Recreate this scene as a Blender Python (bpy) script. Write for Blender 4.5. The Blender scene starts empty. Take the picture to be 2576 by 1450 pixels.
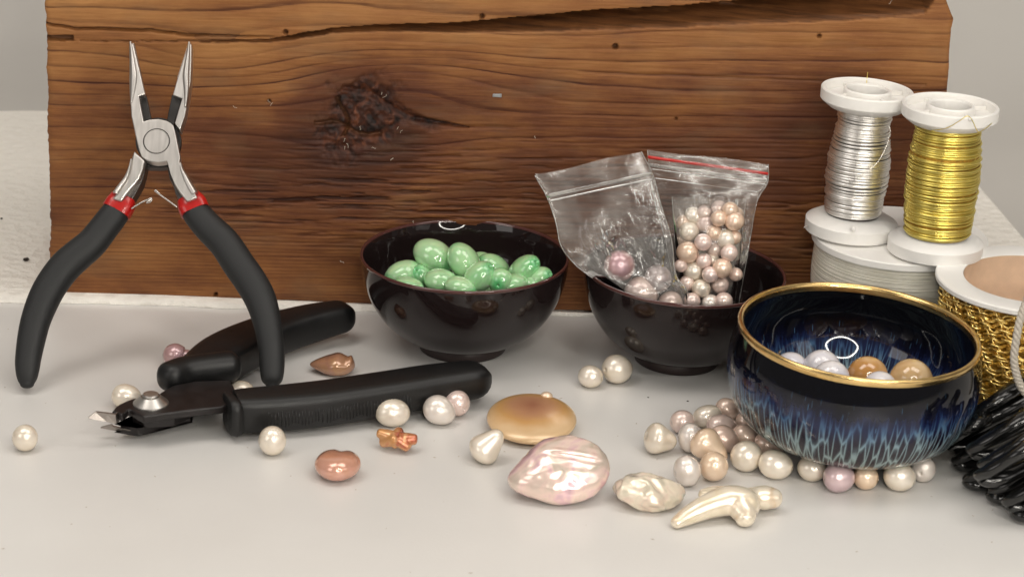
import bpy, math, random
import numpy as np
from mathutils import Vector, Matrix, Euler
random.seed(7)
PI = math.pi
sc = bpy.context.scene
col = sc.collection
sc.unit_settings.scale_length = 0.01          # one unit is one centimetre

def lin(r, g, b):
    f = lambda c: (c/255)/12.92 if c/255 <= .04045 else ((c/255+.055)/1.055)**2.4
    return (f(r), f(g), f(b), 1)

# ------------------------------------------------------------------ camera
FW, FH, FPX = 2575.0, 1450.0, 6057.0            # photo measured at 2575 px wide; focal length in those px
PITCH, ROLL, DIST = math.radians(21), 0.0325, 70.0
TGT = np.array([0, 0, .75])
FWD = np.array([0, math.cos(PITCH), -math.sin(PITCH)])
R0 = np.array([1., 0, 0]); U0 = np.cross(R0, FWD)
RT = math.cos(ROLL)*R0 + math.sin(ROLL)*U0
UP = -math.sin(ROLL)*R0 + math.cos(ROLL)*U0
CAM = TGT - FWD*DIST
cd = bpy.data.cameras.new('camera'); cam = bpy.data.objects.new('camera', cd); col.objects.link(cam)
cd.sensor_width = 36; cd.lens = FPX/FW*36; cd.clip_start = .5; cd.clip_end = 2000
cam.matrix_world = Matrix(((RT[0], UP[0], -FWD[0], CAM[0]), (RT[1], UP[1], -FWD[1], CAM[1]), (RT[2], UP[2], -FWD[2], CAM[2]), (0, 0, 0, 1)))
cd.dof.use_dof = True; cd.dof.focus_distance = 65.5; cd.dof.aperture_fstop = .34
sc.camera = cam

# ------------------------------------------------------------------ world and lamps
w = bpy.data.worlds.new('World'); sc.world = w; w.use_nodes = True
bg = w.node_tree.nodes['Background']; bg.inputs['Color'].default_value = (1, .94, .87, 1); bg.inputs['Strength'].default_value = .15
def area(name, loc, target, sx, sy, energy, color):
    l = bpy.data.lights.new(name, 'AREA'); l.shape = 'RECTANGLE'; l.size = sx; l.size_y = sy
    l.energy = energy; l.color = color
    o = bpy.data.objects.new(name, l); col.objects.link(o); o.location = loc
    o.rotation_euler = (Vector(target)-Vector(loc)).to_track_quat('-Z', 'Y').to_euler()
    return o
area('ceiling_panel', (-25, -15, 70), (-5, -6, 0), 26, 44, 15600, (1, .937, .865))
area('ceiling_panel', (25, -15, 70), (5, -6, 0), 26, 44, 13800, (1, .937, .865))
area('side_panel', (-52, -52, 34), (0, -4, 1), 26, 30, 6200, (1, .95, .9))
area('side_panel', (56, -46, 34), (0, -4, 1), 22, 30, 3000, (1, .95, .9))
sc.view_settings.view_transform = 'Standard'; sc.view_settings.look = 'None'
sc.view_settings.exposure = 0; sc.view_settings.gamma = 1
sc.cycles.transparent_max_bounces = 32; sc.cycles.max_bounces = 12
sc.cycles.transmission_bounces = 8; sc.cycles.glossy_bounces = 5
sc.cycles.caustics_reflective = False; sc.cycles.caustics_refractive = False

# ------------------------------------------------------------------ measuring helpers
def rayd(px, py):
    return FWD*FPX + RT*(px-FW/2) - UP*(py-FH/2)
def at(px, py, z=0.0):                            # the point at height z seen there
    d = rayd(px, py); return CAM + d*((z-CAM[2])/d[2])
def aty(px, py, y):                               # the point at depth y seen there
    d = rayd(px, py); return CAM + d*((y-CAM[1])/d[1])
def onpl(px, py, p0, n):
    d = rayd(px, py); return CAM + d*(np.dot(p0-CAM, n)/np.dot(d, n))
def ppc(p):                                       # px per cm at a point
    return FPX/np.dot(np.asarray(p)-CAM, FWD)
def proj(P):
    v = P-CAM; d = v@FWD
    return FW/2+(v@RT)/d*FPX, FH/2-(v@UP)/d*FPX

_lat = {}
def vnoise(x, y, seed=0):
    if seed not in _lat: _lat[seed] = np.random.RandomState(seed+11).rand(256, 256)
    L = _lat[seed]; xi = np.floor(x).astype(int); yi = np.floor(y).astype(int)
    fx = x-xi; fy = y-yi; fx = fx*fx*(3-2*fx); fy = fy*fy*(3-2*fy)
    a = L[xi & 255, yi & 255]; b = L[(xi+1) & 255, yi & 255]; c = L[xi & 255, (yi+1) & 255]; d = L[(xi+1) & 255, (yi+1) & 255]
    return (a*(1-fx)+b*fx)*(1-fy)+(c*(1-fx)+d*fx)*fy
def fbm(x, y, o=4, seed=0):
    s = 0; a = .5; t = 0
    for i in range(o):
        s = s+a*vnoise(x*2**i+17.3*i, y*2**i+9.1*i, seed+i); t += a; a *= .5
    return s/t
def sm(a, b, x):
    t = np.clip((x-a)/(b-a), 0, 1); return t*t*(3-2*t)

# ------------------------------------------------------------------ object helpers
def tag(o, label=None, cat=None, group=None, kind=None):
    if label: o['label'] = label
    if cat: o['category'] = cat
    if group: o['group'] = group
    if kind: o['kind'] = kind
    return o
def root(name, loc, label, cat, group=None):
    o = bpy.data.objects.new(name, None); col.objects.link(o); o.location = Vector(loc); o.empty_display_size = .5
    return tag(o, label, cat, group)
def mk(name, V, F, mat, parent=None, smooth=True, uv=None, org=None):
    """mesh from world coordinates; org (or the parent's place) becomes its origin"""
    V = np.asarray(V, float)
    wl = np.zeros(3)
    if parent is not None:
        p = parent; 
        while p is not None: wl = wl+np.array(p.location); p = p.parent
    o0 = wl if org is None else np.asarray(org, float)
    me = bpy.data.meshes.new(name); me.from_pydata((V-o0).tolist(), [], [tuple(int(i) for i in f) for f in F]); me.update()
    if smooth is True: me.polygons.foreach_set('use_smooth', [True]*len(me.polygons))
    elif smooth:
        me.polygons.foreach_set('use_smooth', [True]*len(me.polygons)); me.set_sharp_from_angle(angle=math.radians(smooth))
    if uv is not None:
        ul = me.uv_layers.new(name='UVMap'); li = np.zeros(len(me.loops), int); me.loops.foreach_get('vertex_index', li)
        ul.data.foreach_set('uv', np.asarray(uv, float)[li].ravel())
    me.materials.append(mat)
    o = bpy.data.objects.new(name, me); col.objects.link(o)
    if parent is not None: o.parent = parent; o.location = Vector(o0-wl)
    else: o.location = Vector(o0)
    return o
def grid_faces(n, m, wrap_n=False, off=0):
    F = []
    for i in range(n if wrap_n else n-1):
        for j in range(m-1):
            a = i*m+j; b = ((i+1) % n)*m+j; F.append((a+off, b+off, b+1+off, a+1+off))
    return F
def lathe(prof, seg=64, c=(0, 0, 0), axis=None, close=True):
    """prof: list of (r, z); returns V, F, UV (u = angle, v = running length)"""
    m = len(prof); V = []; UV = []
    L = [0]
    for k in range(1, m): L.append(L[-1]+math.dist(prof[k], prof[k-1]))
    for i in range(seg):
        a = 2*PI*i/seg
        for k, (r, z) in enumerate(prof):
            V.append((r*math.cos(a), r*math.sin(a), z)); UV.append((i/seg, L[k]))
    V = np.array(V)
    if axis is not None: V = V@np.array(axis)          # rows = images of x, y, z
    return V+np.array(c), grid_faces(seg, m, True), UV
def frame(path, up):
    P = np.array(path, float); T = np.gradient(P, axis=0); T /= np.linalg.norm(T, axis=1)[:, None]
    up = np.asarray(up, float); B = np.cross(T, up); B /= np.linalg.norm(B, axis=1)[:, None]+1e-9; N = np.cross(B, T)
    return P, T, B, N
def tube(path, ra, rb=None, seg=12, up=(0, 0, 1), caps=True, power=2.0, round0=0, round1=0):
    """swept superellipse: ra across (T x up), rb along up"""
    P, T, B, N = frame(path, up); n = len(P)
    ra = np.full(n, ra, float) if np.isscalar(ra) else np.array(ra, float)
    rb = ra if rb is None else (np.full(n, rb, float) if np.isscalar(rb) else np.array(rb, float))
    if round0:
        ks = 6; P0 = P[0]; e = []; 
        for k in range(ks):
            th = PI/2*(k+.35)/ks; e.append((P0-T[0]*round0*math.cos(th), math.sin(th)))
        P = np.vstack([[q[0] for q in e], P]); s = np.array([q[1] for q in e])
        ra = np.concatenate([s*ra[0], ra]); rb = np.concatenate([s*rb[0], rb])
        B = np.vstack([np.repeat(B[:1], ks, 0), B]); N = np.vstack([np.repeat(N[:1], ks, 0), N]); T = np.vstack([np.repeat(T[:1], ks, 0), T])
    if round1:
        ks = 6; P1 = P[-1]; e = []
        for k in range(ks):
            th = PI/2*(k+.35)/ks; e.append((P1+T[-1]*round1*math.cos(th), math.sin(th)))
        e = e[::-1]
        P = np.vstack([P, [q[0] for q in e]]); s = np.array([q[1] for q in e])
        ra = np.concatenate([ra, s*ra[-1]]); rb = np.concatenate([rb, s*rb[-1]])
        B = np.vstack([B, np.repeat(B[-1:], ks, 0)]); N = np.vstack([N, np.repeat(N[-1:], ks, 0)])
    n = len(P); V = []
    for i in range(n):
        for k in range(seg):
            a = 2*PI*k/seg; ca, sa = math.cos(a), math.sin(a)
            x = math.copysign(abs(ca)**(2/power), ca); y = math.copysign(abs(sa)**(2/power), sa)
            V.append(P[i]+B[i]*ra[i]*x+N[i]*rb[i]*y)
    F = []
    for i in range(n-1):
        for k in range(seg):
            k2 = (k+1) % seg; F.append((i*seg+k, i*seg+k2, (i+1)*seg+k2, (i+1)*seg+k))
    if caps: F.append(tuple(range(seg))[::-1]); F.append(tuple((n-1)*seg+k for k in range(seg)))
    return np.array(V), F
def spline(pts, n=40):
    """Catmull-Rom through rows of any width"""
    P = np.array(pts, float); P = np.vstack([2*P[0]-P[1], P, 2*P[-1]-P[-2]]); m = len(P)-3; out = []
    for i in range(n):
        t = i/(n-1)*m; k = min(int(t), m-1); f = t-k; a, b, c, d = P[k:k+4]
        out.append(.5*((2*b)+(-a+c)*f+(2*a-5*b+4*c-d)*f*f+(-a+3*b-3*c+d)*f**3))
    return np.array(out)
def prism(top, bot):
    n = len(top); V = list(top)+list(bot); F = [tuple(range(n)), tuple(range(2*n-1, n-1, -1))]
    for i in range(n):
        j = (i+1) % n; F.append((i, i+n, j+n, j))
    return np.array(V), F
def bevel(o, wd, seg=2, ang=30):
    m = o.modifiers.new('bevel', 'BEVEL'); m.width = wd; m.segments = seg; m.limit_method = 'ANGLE'; m.angle_limit = math.radians(ang)
    m.harden_normals = False
    return o
def join(parts):
    V = []; F = []; n = 0
    for v, f in parts:
        V.append(np.asarray(v)); F += [tuple(i+n for i in q) for q in f]; n += len(v)
    return np.vstack(V), F

# ------------------------------------------------------------------ materials
def newmat(name):
    m = bpy.data.materials.new(name); m.use_nodes = True; nt = m.node_tree
    return m, nt, nt.nodes['Principled BSDF']
def N(nt, t, **kw):
    n = nt.nodes.new(t)
    for k, v in kw.items():
        if k in n.inputs.keys(): n.inputs[k].default_value = v
        else: setattr(n, k, v)
    return n
def ramp(nt, stops, interp='LINEAR'):
    n = nt.nodes.new('ShaderNodeValToRGB'); n.color_ramp.interpolation = interp
    e = n.color_ramp.elements
    while len(e) < len(stops): e.new(.5)
    for q, (p, c) in zip(e, stops): q.position = p; q.color = c if len(c) == 4 else (*c, 1)
    return n
def link(nt, a, b): nt.links.new(a, b)
def coords(nt, scale=(1, 1, 1), out='Object'):
    tc = N(nt, 'ShaderNodeTexCoord'); mp = N(nt, 'ShaderNodeMapping'); mp.inputs['Scale'].default_value = scale
    link(nt, tc.outputs[out], mp.inputs['Vector']); return mp.outputs['Vector']
def simple(name, colr, rough=.5, metal=0, bump=0, bscale=20, coat=0, var=0, vscale=3, aniso=0, bmap=(1, 1, 1), **kw):
    m, nt, b = newmat(name)
    b.inputs['Base Color'].default_value = colr; b.inputs['Roughness'].default_value = rough; b.inputs['Metallic'].default_value = metal
    b.inputs['Coat Weight'].default_value = coat
    for k, v in kw.items(): b.inputs[k.replace('_', ' ')].default_value = v
    v = coords(nt, bmap)
    if var:
        nz = N(nt, 'ShaderNodeTexNoise', Scale=vscale, Detail=5.0); link(nt, v, nz.inputs['Vector'])
        r = ramp(nt, [(.3, tuple(c*(1-var) for c in colr[:3])), (.7, tuple(min(1, c*(1+var)) for c in colr[:3]))])
        link(nt, nz.outputs['Fac'], r.inputs['Fac']); link(nt, r.outputs['Color'], b.inputs['Base Color'])
        mr = N(nt, 'ShaderNodeMapRange'); mr.inputs['To Min'].default_value = rough*.8; mr.inputs['To Max'].default_value = min(1, rough*1.25)
        link(nt, nz.outputs['Fac'], mr.inputs['Value']); link(nt, mr.outputs['Result'], b.inputs['Roughness'])
    if bump:
        nz = N(nt, 'ShaderNodeTexNoise', Scale=bscale, Detail=4.0); link(nt, v, nz.inputs['Vector'])
        bp = N(nt, 'ShaderNodeBump', Strength=bump, Distance=.02); link(nt, nz.outputs['Fac'], bp.inputs['Height']); link(nt, bp.outputs['Normal'], b.inputs['Normal'])
    return m
M = {}
M['table'] = simple('table_laminate', lin(220, 218, 215), .30, bump=.14, bscale=11, var=.03, vscale=.22)
M['wall'] = simple('backdrop_grey', lin(198, 195, 190), .8, var=.02, vscale=.2)
M['steel'] = simple('brushed_steel', (.60, .575, .545, 1), .36, 1, bump=.03, bscale=4, var=.07, vscale=1.5, bmap=(7, 1, 1.2))
M['steel_dark'] = simple('blackened_steel', (.035, .032, .03, 1), .38, .5, bump=.1, bscale=30, var=.2)
M['steel_side'] = simple('shank_steel', (.10, .09, .085, 1), .32, .8, bump=.1, bscale=20, var=.2)
M['wire_steel'] = simple('spring_steel', (.75, .72, .68, 1), .25, 1)
M['red'] = simple('red_plastic', lin(178, 22, 18), .30, bump=.25, bscale=4, coat=.3, var=.08)
M['grip'] = simple('black_foam_grip', lin(28, 29, 30), .56, bump=.35, bscale=45, var=.15, vscale=5)
M['rubber'] = simple('black_rubber', lin(14, 14, 15), .42, bump=.22, bscale=35, var=.15, vscale=4)
M['plate'] = simple('black_oxide_plate', (.014, .011, .011, 1), .36, .2, bump=.08, bscale=50, var=.3)
M['blade'] = simple('ground_blade', (.42, .38, .35, 1), .34, 1, bump=.15, bscale=12, bmap=(1, 12, 12))
M['white_plastic'] = simple('white_plastic', lin(238, 236, 232), .38, bump=.05, bscale=12, var=.01, Subsurface_Weight=.25, Subsurface_Radius=(.3, .3, .28))
M['inner_white'] = M['white_plastic']
M['silver_wire'] = simple('silver_wire', (.96, .94, .91, 1), .34, 1, var=.03)
M['gold_wire'] = simple('gold_wire', (.86, .72, .20, 1), .32, 1, var=.08)
M['gold_chain'] = simple('gold_chain_links', (1., .76, .28, 1), .32, 1)
M['gold_core'] = simple('wound_chain_core', (.50, .29, .05, 1), .5, .6, bump=.6, bscale=9, var=.4, vscale=9)
M['gold_rim'] = simple('gilded_rim', (.80, .56, .24, 1), .24, 1, bump=.1, bscale=8, var=.12)
M['black_bowl'] = simple('brown_black_lacquer', (.014, .009, .009, 1), .05, bump=.02, bscale=3, Specular_IOR_Level=.36)
M['bowl_rim'] = simple('worn_brown_rim', (.075, .025, .022, 1), .10, coat=.6)
M['foot'] = simple('matt_foot', (.030, .018, .017, 1), .45, bump=.1)
M['black_cord'] = simple('glossy_black_cord', (.004, .004, .004, 1), .20, bump=.04, bscale=4, coat=.3)
M['grey_cord'] = simple('grey_twisted_thread', lin(178, 170, 158), .5, bump=.2, bscale=40)
M['crumb'] = simple('crumb', lin(50, 42, 36), .8, bump=.5)
M['tan_tube'] = simple('cardboard_tube', lin(216, 186, 158), .7, bump=.2, bscale=18, var=.06)
M['dust'] = simple('dust_grey', lin(188, 178, 166), .9)
M['staple'] = simple('staple_steel', (.35, .36, .38, 1), .4, .8)
M['lint'] = simple('white_lint', lin(190, 180, 165), .6)
M['red_strip'] = simple('red_zip_strip', lin(200, 40, 32), .4, Alpha=.9)
M['lamp_case'] = simple('lamp_case', lin(40, 40, 42), .5)
m, nt, b = newmat('ring_light_tube'); b.inputs['Emission Color'].default_value = (1, .95, .86, 1); b.inputs['Emission Strength'].default_value = 52; M['ring'] = m

def pearl_mat(name, c1, c2, c3=None, rough=.30, patch=0.0):
    m, nt, b = newmat(name)
    v = coords(nt); oi = N(nt, 'ShaderNodeObjectInfo')
    ad = N(nt, 'ShaderNodeVectorMath', operation='ADD'); sc3 = N(nt, 'ShaderNodeVectorMath', operation='SCALE'); sc3.inputs['Scale'].default_value = 31.0
    cx = N(nt, 'ShaderNodeCombineXYZ'); link(nt, oi.outputs['Random'], cx.inputs[0]); link(nt, oi.outputs['Random'], cx.inputs[1])
    link(nt, cx.outputs[0], sc3.inputs[0]); link(nt, v, ad.inputs[0]); link(nt, sc3.outputs[0], ad.inputs[1])
    nz = N(nt, 'ShaderNodeTexNoise', Scale=1.6, Detail=3.0, Distortion=.6); link(nt, ad.outputs[0], nz.inputs['Vector'])
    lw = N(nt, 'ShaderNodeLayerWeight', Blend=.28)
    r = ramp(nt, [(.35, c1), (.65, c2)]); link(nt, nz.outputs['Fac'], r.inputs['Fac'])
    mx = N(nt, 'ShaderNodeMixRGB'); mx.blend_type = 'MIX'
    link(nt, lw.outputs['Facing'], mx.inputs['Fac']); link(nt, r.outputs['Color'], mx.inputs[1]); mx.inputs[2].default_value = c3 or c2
    hs = N(nt, 'ShaderNodeHueSaturation'); link(nt, mx.outputs[0], hs.inputs['Color'])
    mr = N(nt, 'ShaderNodeMapRange'); mr.inputs['To Min'].default_value = .93; mr.inputs['To Max'].default_value = 1.06
    link(nt, oi.outputs['Random'], mr.inputs['Value']); link(nt, mr.outputs['Result'], hs.inputs['Value'])
    link(nt, hs.outputs['Color'], b.inputs['Base Color'])
    b.inputs['Metallic'].default_value = .26; b.inputs['Roughness'].default_value = rough
    b.inputs['Coat Weight'].default_value = 1.; b.inputs['Coat Roughness'].default_value = .045; b.inputs['Coat IOR'].default_value = 1.6
    b.inputs['Subsurface Weight'].default_value = .15; b.inputs['Subsurface Radius'].default_value = (.15, .12, .1)
    nb = N(nt, 'ShaderNodeTexNoise', Scale=4.0, Detail=3.0); link(nt, ad.outputs[0], nb.inputs['Vector'])
    bp = N(nt, 'ShaderNodeBump', Strength=.10, Distance=.05); link(nt, nb.outputs['Fac'], bp.inputs['Height']); link(nt, bp.outputs['Normal'], b.inputs['Normal'])
    return m
PM = {
 'white': pearl_mat('pearl_ivory', lin(242, 231, 214), lin(246, 236, 224), lin(232, 214, 184)),
 'cool': pearl_mat('pearl_cool_white', lin(240, 232, 226), lin(244, 234, 224), lin(222, 208, 196)),
 'peach': pearl_mat('pearl_peach', lin(242, 216, 188), lin(244, 220, 196), lin(226, 188, 148)),
 'pink': pearl_mat('pearl_pink', lin(238, 218, 206), lin(234, 212, 206), lin(214, 184, 174)),
 'mauve': pearl_mat('pearl_mauve', lin(244, 220, 202), lin(238, 210, 196), lin(222, 190, 170)),
 'lav': pearl_mat('pearl_lavender', lin(192, 154, 152), lin(198, 164, 172), lin(130, 84, 76)),
 'grey': pearl_mat('pearl_silver_grey', lin(178, 166, 164), lin(196, 182, 180), lin(110, 92, 92)),
 'bronze': pearl_mat('pearl_bronze', lin(192, 148, 104), lin(176, 128, 112), lin(124, 78, 60), rough=.24),
 'rose': pearl_mat('pearl_rose', lin(222, 166, 140), lin(230, 178, 164), lin(190, 128, 92), rough=.22),
 'gold': pearl_mat('pearl_golden', lin(214, 162, 92), lin(206, 152, 104), lin(226, 180, 110), rough=.28),
}
def gold_coin():
    m, nt, b = newmat('pearl_golden_coin'); v = coords(nt, (1, .9, 0)); ln = N(nt, 'ShaderNodeVectorMath', operation='LENGTH'); of = N(nt, 'ShaderNodeVectorMath', operation='ADD'); of.inputs[1].default_value = (0, -.25, 0)
    link(nt, v, of.inputs[0]); link(nt, of.outputs[0], ln.inputs[0]); nz = N(nt, 'ShaderNodeTexNoise', Scale=1.4, Detail=3.0); link(nt, coords(nt), nz.inputs['Vector'])
    ma = N(nt, 'ShaderNodeMath', operation='MULTIPLY_ADD'); ma.inputs[1].default_value = .5; link(nt, nz.outputs[0], ma.inputs[0]); link(nt, ln.outputs['Value'], ma.inputs[2])
    mr_ = N(nt, 'ShaderNodeMapRange'); mr_.inputs['From Max'].default_value = 1.7; link(nt, ma.outputs[0], mr_.inputs['Value'])
    r = ramp(nt, [(.18, lin(166, 112, 86)), (.42, lin(192, 142, 106)), (.62, lin(208, 160, 100)), (.85, lin(226, 192, 148))]); link(nt, mr_.outputs[0], r.inputs[0]); link(nt, r.outputs[0], b.inputs['Base Color'])
    b.inputs['Metallic'].default_value = .15; b.inputs['Roughness'].default_value = .30; b.inputs['Coat Weight'].default_value = .7; b.inputs['Coat Roughness'].default_value = .14
    return m
PM['gold'] = gold_coin()
# iridescent baroque
def irid(name, stops, sc_, strength=.3, metal=.22):
    m, nt, b = newmat(name); v = coords(nt)
    nz = N(nt, 'ShaderNodeTexNoise', Scale=sc_, Detail=3.0, Distortion=1.4); link(nt, v, nz.inputs['Vector'])
    r = ramp(nt, stops); link(nt, nz.outputs['Fac'], r.inputs['Fac']); link(nt, r.outputs['Color'], b.inputs['Base Color'])
    b.inputs['Metallic'].default_value = metal; b.inputs['Roughness'].default_value = .24
    b.inputs['Coat Weight'].default_value = .9; b.inputs['Coat Roughness'].default_value = .1
    b.inputs['Thin Film Thickness'].default_value = 420; b.inputs['Thin Film IOR'].default_value = 1.45
    nb = N(nt, 'ShaderNodeTexNoise', Scale=2.2, Detail=3.0, Distortion=.8); link(nt, v, nb.inputs['Vector'])
    bp = N(nt, 'ShaderNodeBump', Strength=strength, Distance=.12); link(nt, nb.outputs['Fac'], bp.inputs['Height']); link(nt, bp.outputs['Normal'], b.inputs['Normal'])
    return m
PM['irid'] = irid('pearl_iridescent', [(.28, lin(170, 172, 150)), (.40, lin(232, 214, 200)), (.50, lin(255, 226, 214)), (.58, lin(240, 200, 206)), (.70, lin(196, 168, 176)), (.8, lin(250, 226, 176))], .9, .10, .42)
PM['keshi'] = irid('pearl_wrinkled', [(.3, lin(214, 206, 186)), (.5, lin(240, 226, 206)), (.62, lin(236, 214, 196)), (.75, lin(206, 206, 190))], 1.6, .25)
PM['stick'] = irid('pearl_stick', [(.3, lin(238, 222, 192)), (.55, lin(246, 234, 214)), (.75, lin(232, 206, 176))], 1.4, .12, .35)
PM['star_o'] = irid('pearl_star', [(.3, lin(206, 146, 84)), (.5, lin(214, 158, 110)), (.62, lin(184, 96, 62)), (.75, lin(220, 170, 168))], 1.8, .2, .35)

def bead_mat(name, c1, c2, sss, rough=.1, trans=.0, scl=1.6, rad=(.2, .2, .2)):
    m, nt, b = newmat(name); v = coords(nt); oi = N(nt, 'ShaderNodeObjectInfo')
    ad = N(nt, 'ShaderNodeVectorMath', operation='ADD'); link(nt, v, ad.inputs[0])
    cx = N(nt, 'ShaderNodeCombineXYZ'); mu = N(nt, 'ShaderNodeMath', operation='MULTIPLY'); mu.inputs[1].default_value = 23.0
    link(nt, oi.outputs['Random'], mu.inputs[0]); link(nt, mu.outputs[0], cx.inputs[0]); link(nt, cx.outputs[0], ad.inputs[1])
    nz = N(nt, 'ShaderNodeTexNoise', Scale=scl, Detail=3.0, Distortion=.8); link(nt, ad.outputs[0], nz.inputs['Vector'])
    r = ramp(nt, [(.38, c1), (.66, c2)]); link(nt, nz.outputs['Fac'], r.inputs['Fac'])
    b.inputs['Roughness'].default_value = rough; b.inputs['Subsurface Weight'].default_value = sss
    b.inputs['Subsurface Radius'].default_value = rad; b.inputs['Transmission Weight'].default_value = trans
    b.inputs['Coat Weight'].default_value = 1; b.inputs['Coat Roughness'].default_value = .02
    return m, nt, b, r, v
m, nt, b, r, v = bead_mat('jade', lin(160, 216, 160), lin(192, 230, 182), .9, .05, .18, .6, (.6, 1., .6))
# dye gathers deeper green towards the drilled ends
sx = N(nt, 'ShaderNodeSeparateXYZ'); link(nt, v, sx.inputs[0]); ab = N(nt, 'ShaderNodeMath', operation='ABSOLUTE'); link(nt, sx.outputs[0], ab.inputs[0])
mr = N(nt, 'ShaderNodeMapRange'); mr.inputs['From Min'].default_value = .74; mr.inputs['From Max'].default_value = 1.0; mr.inputs['To Max'].default_value = .85
link(nt, ab.outputs[0], mr.inputs['Value'])
mx = N(nt, 'ShaderNodeMixRGB'); link(nt, mr.outputs[0], mx.inputs[0]); link(nt, r.outputs[0], mx.inputs[1]); mx.inputs[2].default_value = lin(96, 200, 130)
link(nt, mx.outputs[0], b.inputs['Base Color']); M['jade'] = m
m, nt, b, r, v = bead_mat('white_agate', lin(214, 212, 220), lin(228, 224, 226), .5, .10, 0, 1.2); link(nt, r.outputs[0], b.inputs['Base Color']); M['agate'] = m
m, nt, b, r, v = bead_mat('tan_stone', lin(196, 160, 112), lin(218, 192, 152), .35, .12, 0, 1.1); link(nt, r.outputs[0], b.inputs['Base Color']); M['tanstone'] = m
m, nt, b, r, v = bead_mat('amber_stone', lin(184, 134, 74), lin(212, 178, 130), .35, .12, 0, 1.3); link(nt, r.outputs[0], b.inputs['Base Color']); M['amberstone'] = m
m, nt, b, r, v = bead_mat('clear_thread', lin(226, 222, 208), lin(240, 236, 224), .6, .30, .15, .8); link(nt, r.outputs[0], b.inputs['Base Color']); M['thread'] = m

# glazed bowl: u round, v from foot to rim stored 0..1 in UV
def glaze():
    m, nt, b = newmat('drip_glaze')
    uv = N(nt, 'ShaderNodeUVMap'); sp = N(nt, 'ShaderNodeSeparateXYZ'); link(nt, uv.outputs[0], sp.inputs[0])
    # seamless: turn the angle into a circle
    an = N(nt, 'ShaderNodeMath', operation='MULTIPLY'); an.inputs[1].default_value = 2*PI; link(nt, sp.outputs[0], an.inputs[0])
    c = N(nt, 'ShaderNodeMath', operation='COSINE'); s = N(nt, 'ShaderNodeMath', operation='SINE'); link(nt, an.outputs[0], c.inputs[0]); link(nt, an.outputs[0], s.inputs[0])
    cb = N(nt, 'ShaderNodeCombineXYZ'); link(nt, c.outputs[0], cb.inputs[0]); link(nt, s.outputs[0], cb.inputs[1])
    vz = N(nt, 'ShaderNodeMath', operation='MULTIPLY'); vz.inputs[1].default_value = .17; link(nt, sp.outputs[1], vz.inputs[0]); link(nt, vz.outputs[0], cb.inputs[2])
    # wobble
    nz = N(nt, 'ShaderNodeTexNoise', Scale=5.0, Detail=3.0); link(nt, cb.outputs[0], nz.inputs['Vector'])
    mxv = N(nt, 'ShaderNodeVectorMath', operation='SCALE'); mxv.inputs['Scale'].default_value = .045
    sb = N(nt, 'ShaderNodeVectorMath', operation='SUBTRACT'); link(nt, nz.outputs['Color'], sb.inputs[0]); sb.inputs[1].default_value = (.5, .5, .5)
    link(nt, sb.outputs[0], mxv.inputs[0]); ad = N(nt, 'ShaderNodeVectorMath', operation='ADD'); link(nt, cb.outputs[0], ad.inputs[0]); link(nt, mxv.outputs[0], ad.inputs[1])
    vo = N(nt, 'ShaderNodeTexVoronoi', feature='DISTANCE_TO_EDGE', Scale=22.0); vo.inputs['Randomness'].default_value = 1; link(nt, ad.outputs[0], vo.inputs['Vector'])
    vein = ramp(nt, [(0, (1, 1, 1)), (.03, (.85, .85, .85)), (.09, (.22, .22, .22)), (.19, (0, 0, 0))]); link(nt, vo.outputs['Distance'], vein.inputs['Fac'])
    # ragged zone: veins low, blue in the middle, navy above
    nz2 = N(nt, 'ShaderNodeTexNoise', Scale=9.0, Detail=4.0); link(nt, cb.outputs[0], nz2.inputs['Vector'])
    hv = N(nt, 'ShaderNodeMath', operation='MULTIPLY_ADD'); hv.inputs[1].default_value = .26; link(nt, nz2.outputs['Fac'], hv.inputs[0]); link(nt, sp.outputs[1], hv.inputs[2])
    zone = ramp(nt, [(.0, lin(24, 15, 15)), (.36, lin(38, 28, 32)), (.60, lin(32, 28, 42)), (.74, lin(24, 32, 66)), (.84, lin(14, 16, 34)), (.95, lin(8, 8, 13))]); link(nt, hv.outputs[0], zone.inputs['Fac'])
    veinc = ramp(nt, [(.0, lin(160, 168, 160)), (.36, lin(146, 164, 162)), (.58, lin(124, 148, 158)), (.71, lin(74, 106, 138)), (.80, lin(36, 52, 92)), (.90, lin(12, 12, 26))]); link(nt, hv.outputs[0], veinc.inputs['Fac'])
    fade = ramp(nt, [(.10, (.9, .9, .9)), (.68, (1, 1, 1)), (.78, (.7, .7, .7)), (.88, (0, 0, 0))]); link(nt, hv.outputs[0], fade.inputs['Fac'])
    mu = N(nt, 'ShaderNodeMath', operation='MULTIPLY'); link(nt, vein.outputs[0], mu.inputs[0]); link(nt, fade.outputs[0], mu.inputs[1])
    mx = N(nt, 'ShaderNodeMixRGB'); link(nt, mu.outputs[0], mx.inputs[0]); link(nt, zone.outputs[0], mx.inputs[1]); link(nt, veinc.outputs[0], mx.inputs[2])
    # speckle
    vs = N(nt, 'ShaderNodeTexVoronoi', Scale=34.0); link(nt, cb.outputs[0], vs.inputs['Vector'])
    sr = ramp(nt, [(.0, (1, 1, 1)), (.13, (1, 1, 1)), (.2, (0, 0, 0))]); link(nt, vs.outputs['Distance'], sr.inputs['Fac'])
    sf = ramp(nt, [(.60, (0, 0, 0)), (.76, (.6, .6, .6)), (.92, (.25, .25, .25)), (1, (0, 0, 0))]); link(nt, hv.outputs[0], sf.inputs['Fac'])
    m2 = N(nt, 'ShaderNodeMath', operation='MULTIPLY'); link(nt, sr.outputs[0], m2.inputs[0]); link(nt, sf.outputs[0], m2.inputs[1])
    m3 = N(nt, 'ShaderNodeMath', operation='MULTIPLY'); link(nt, vs.outputs['Color'], m3.inputs[0]); link(nt, m2.outputs[0], m3.inputs[1])
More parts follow.
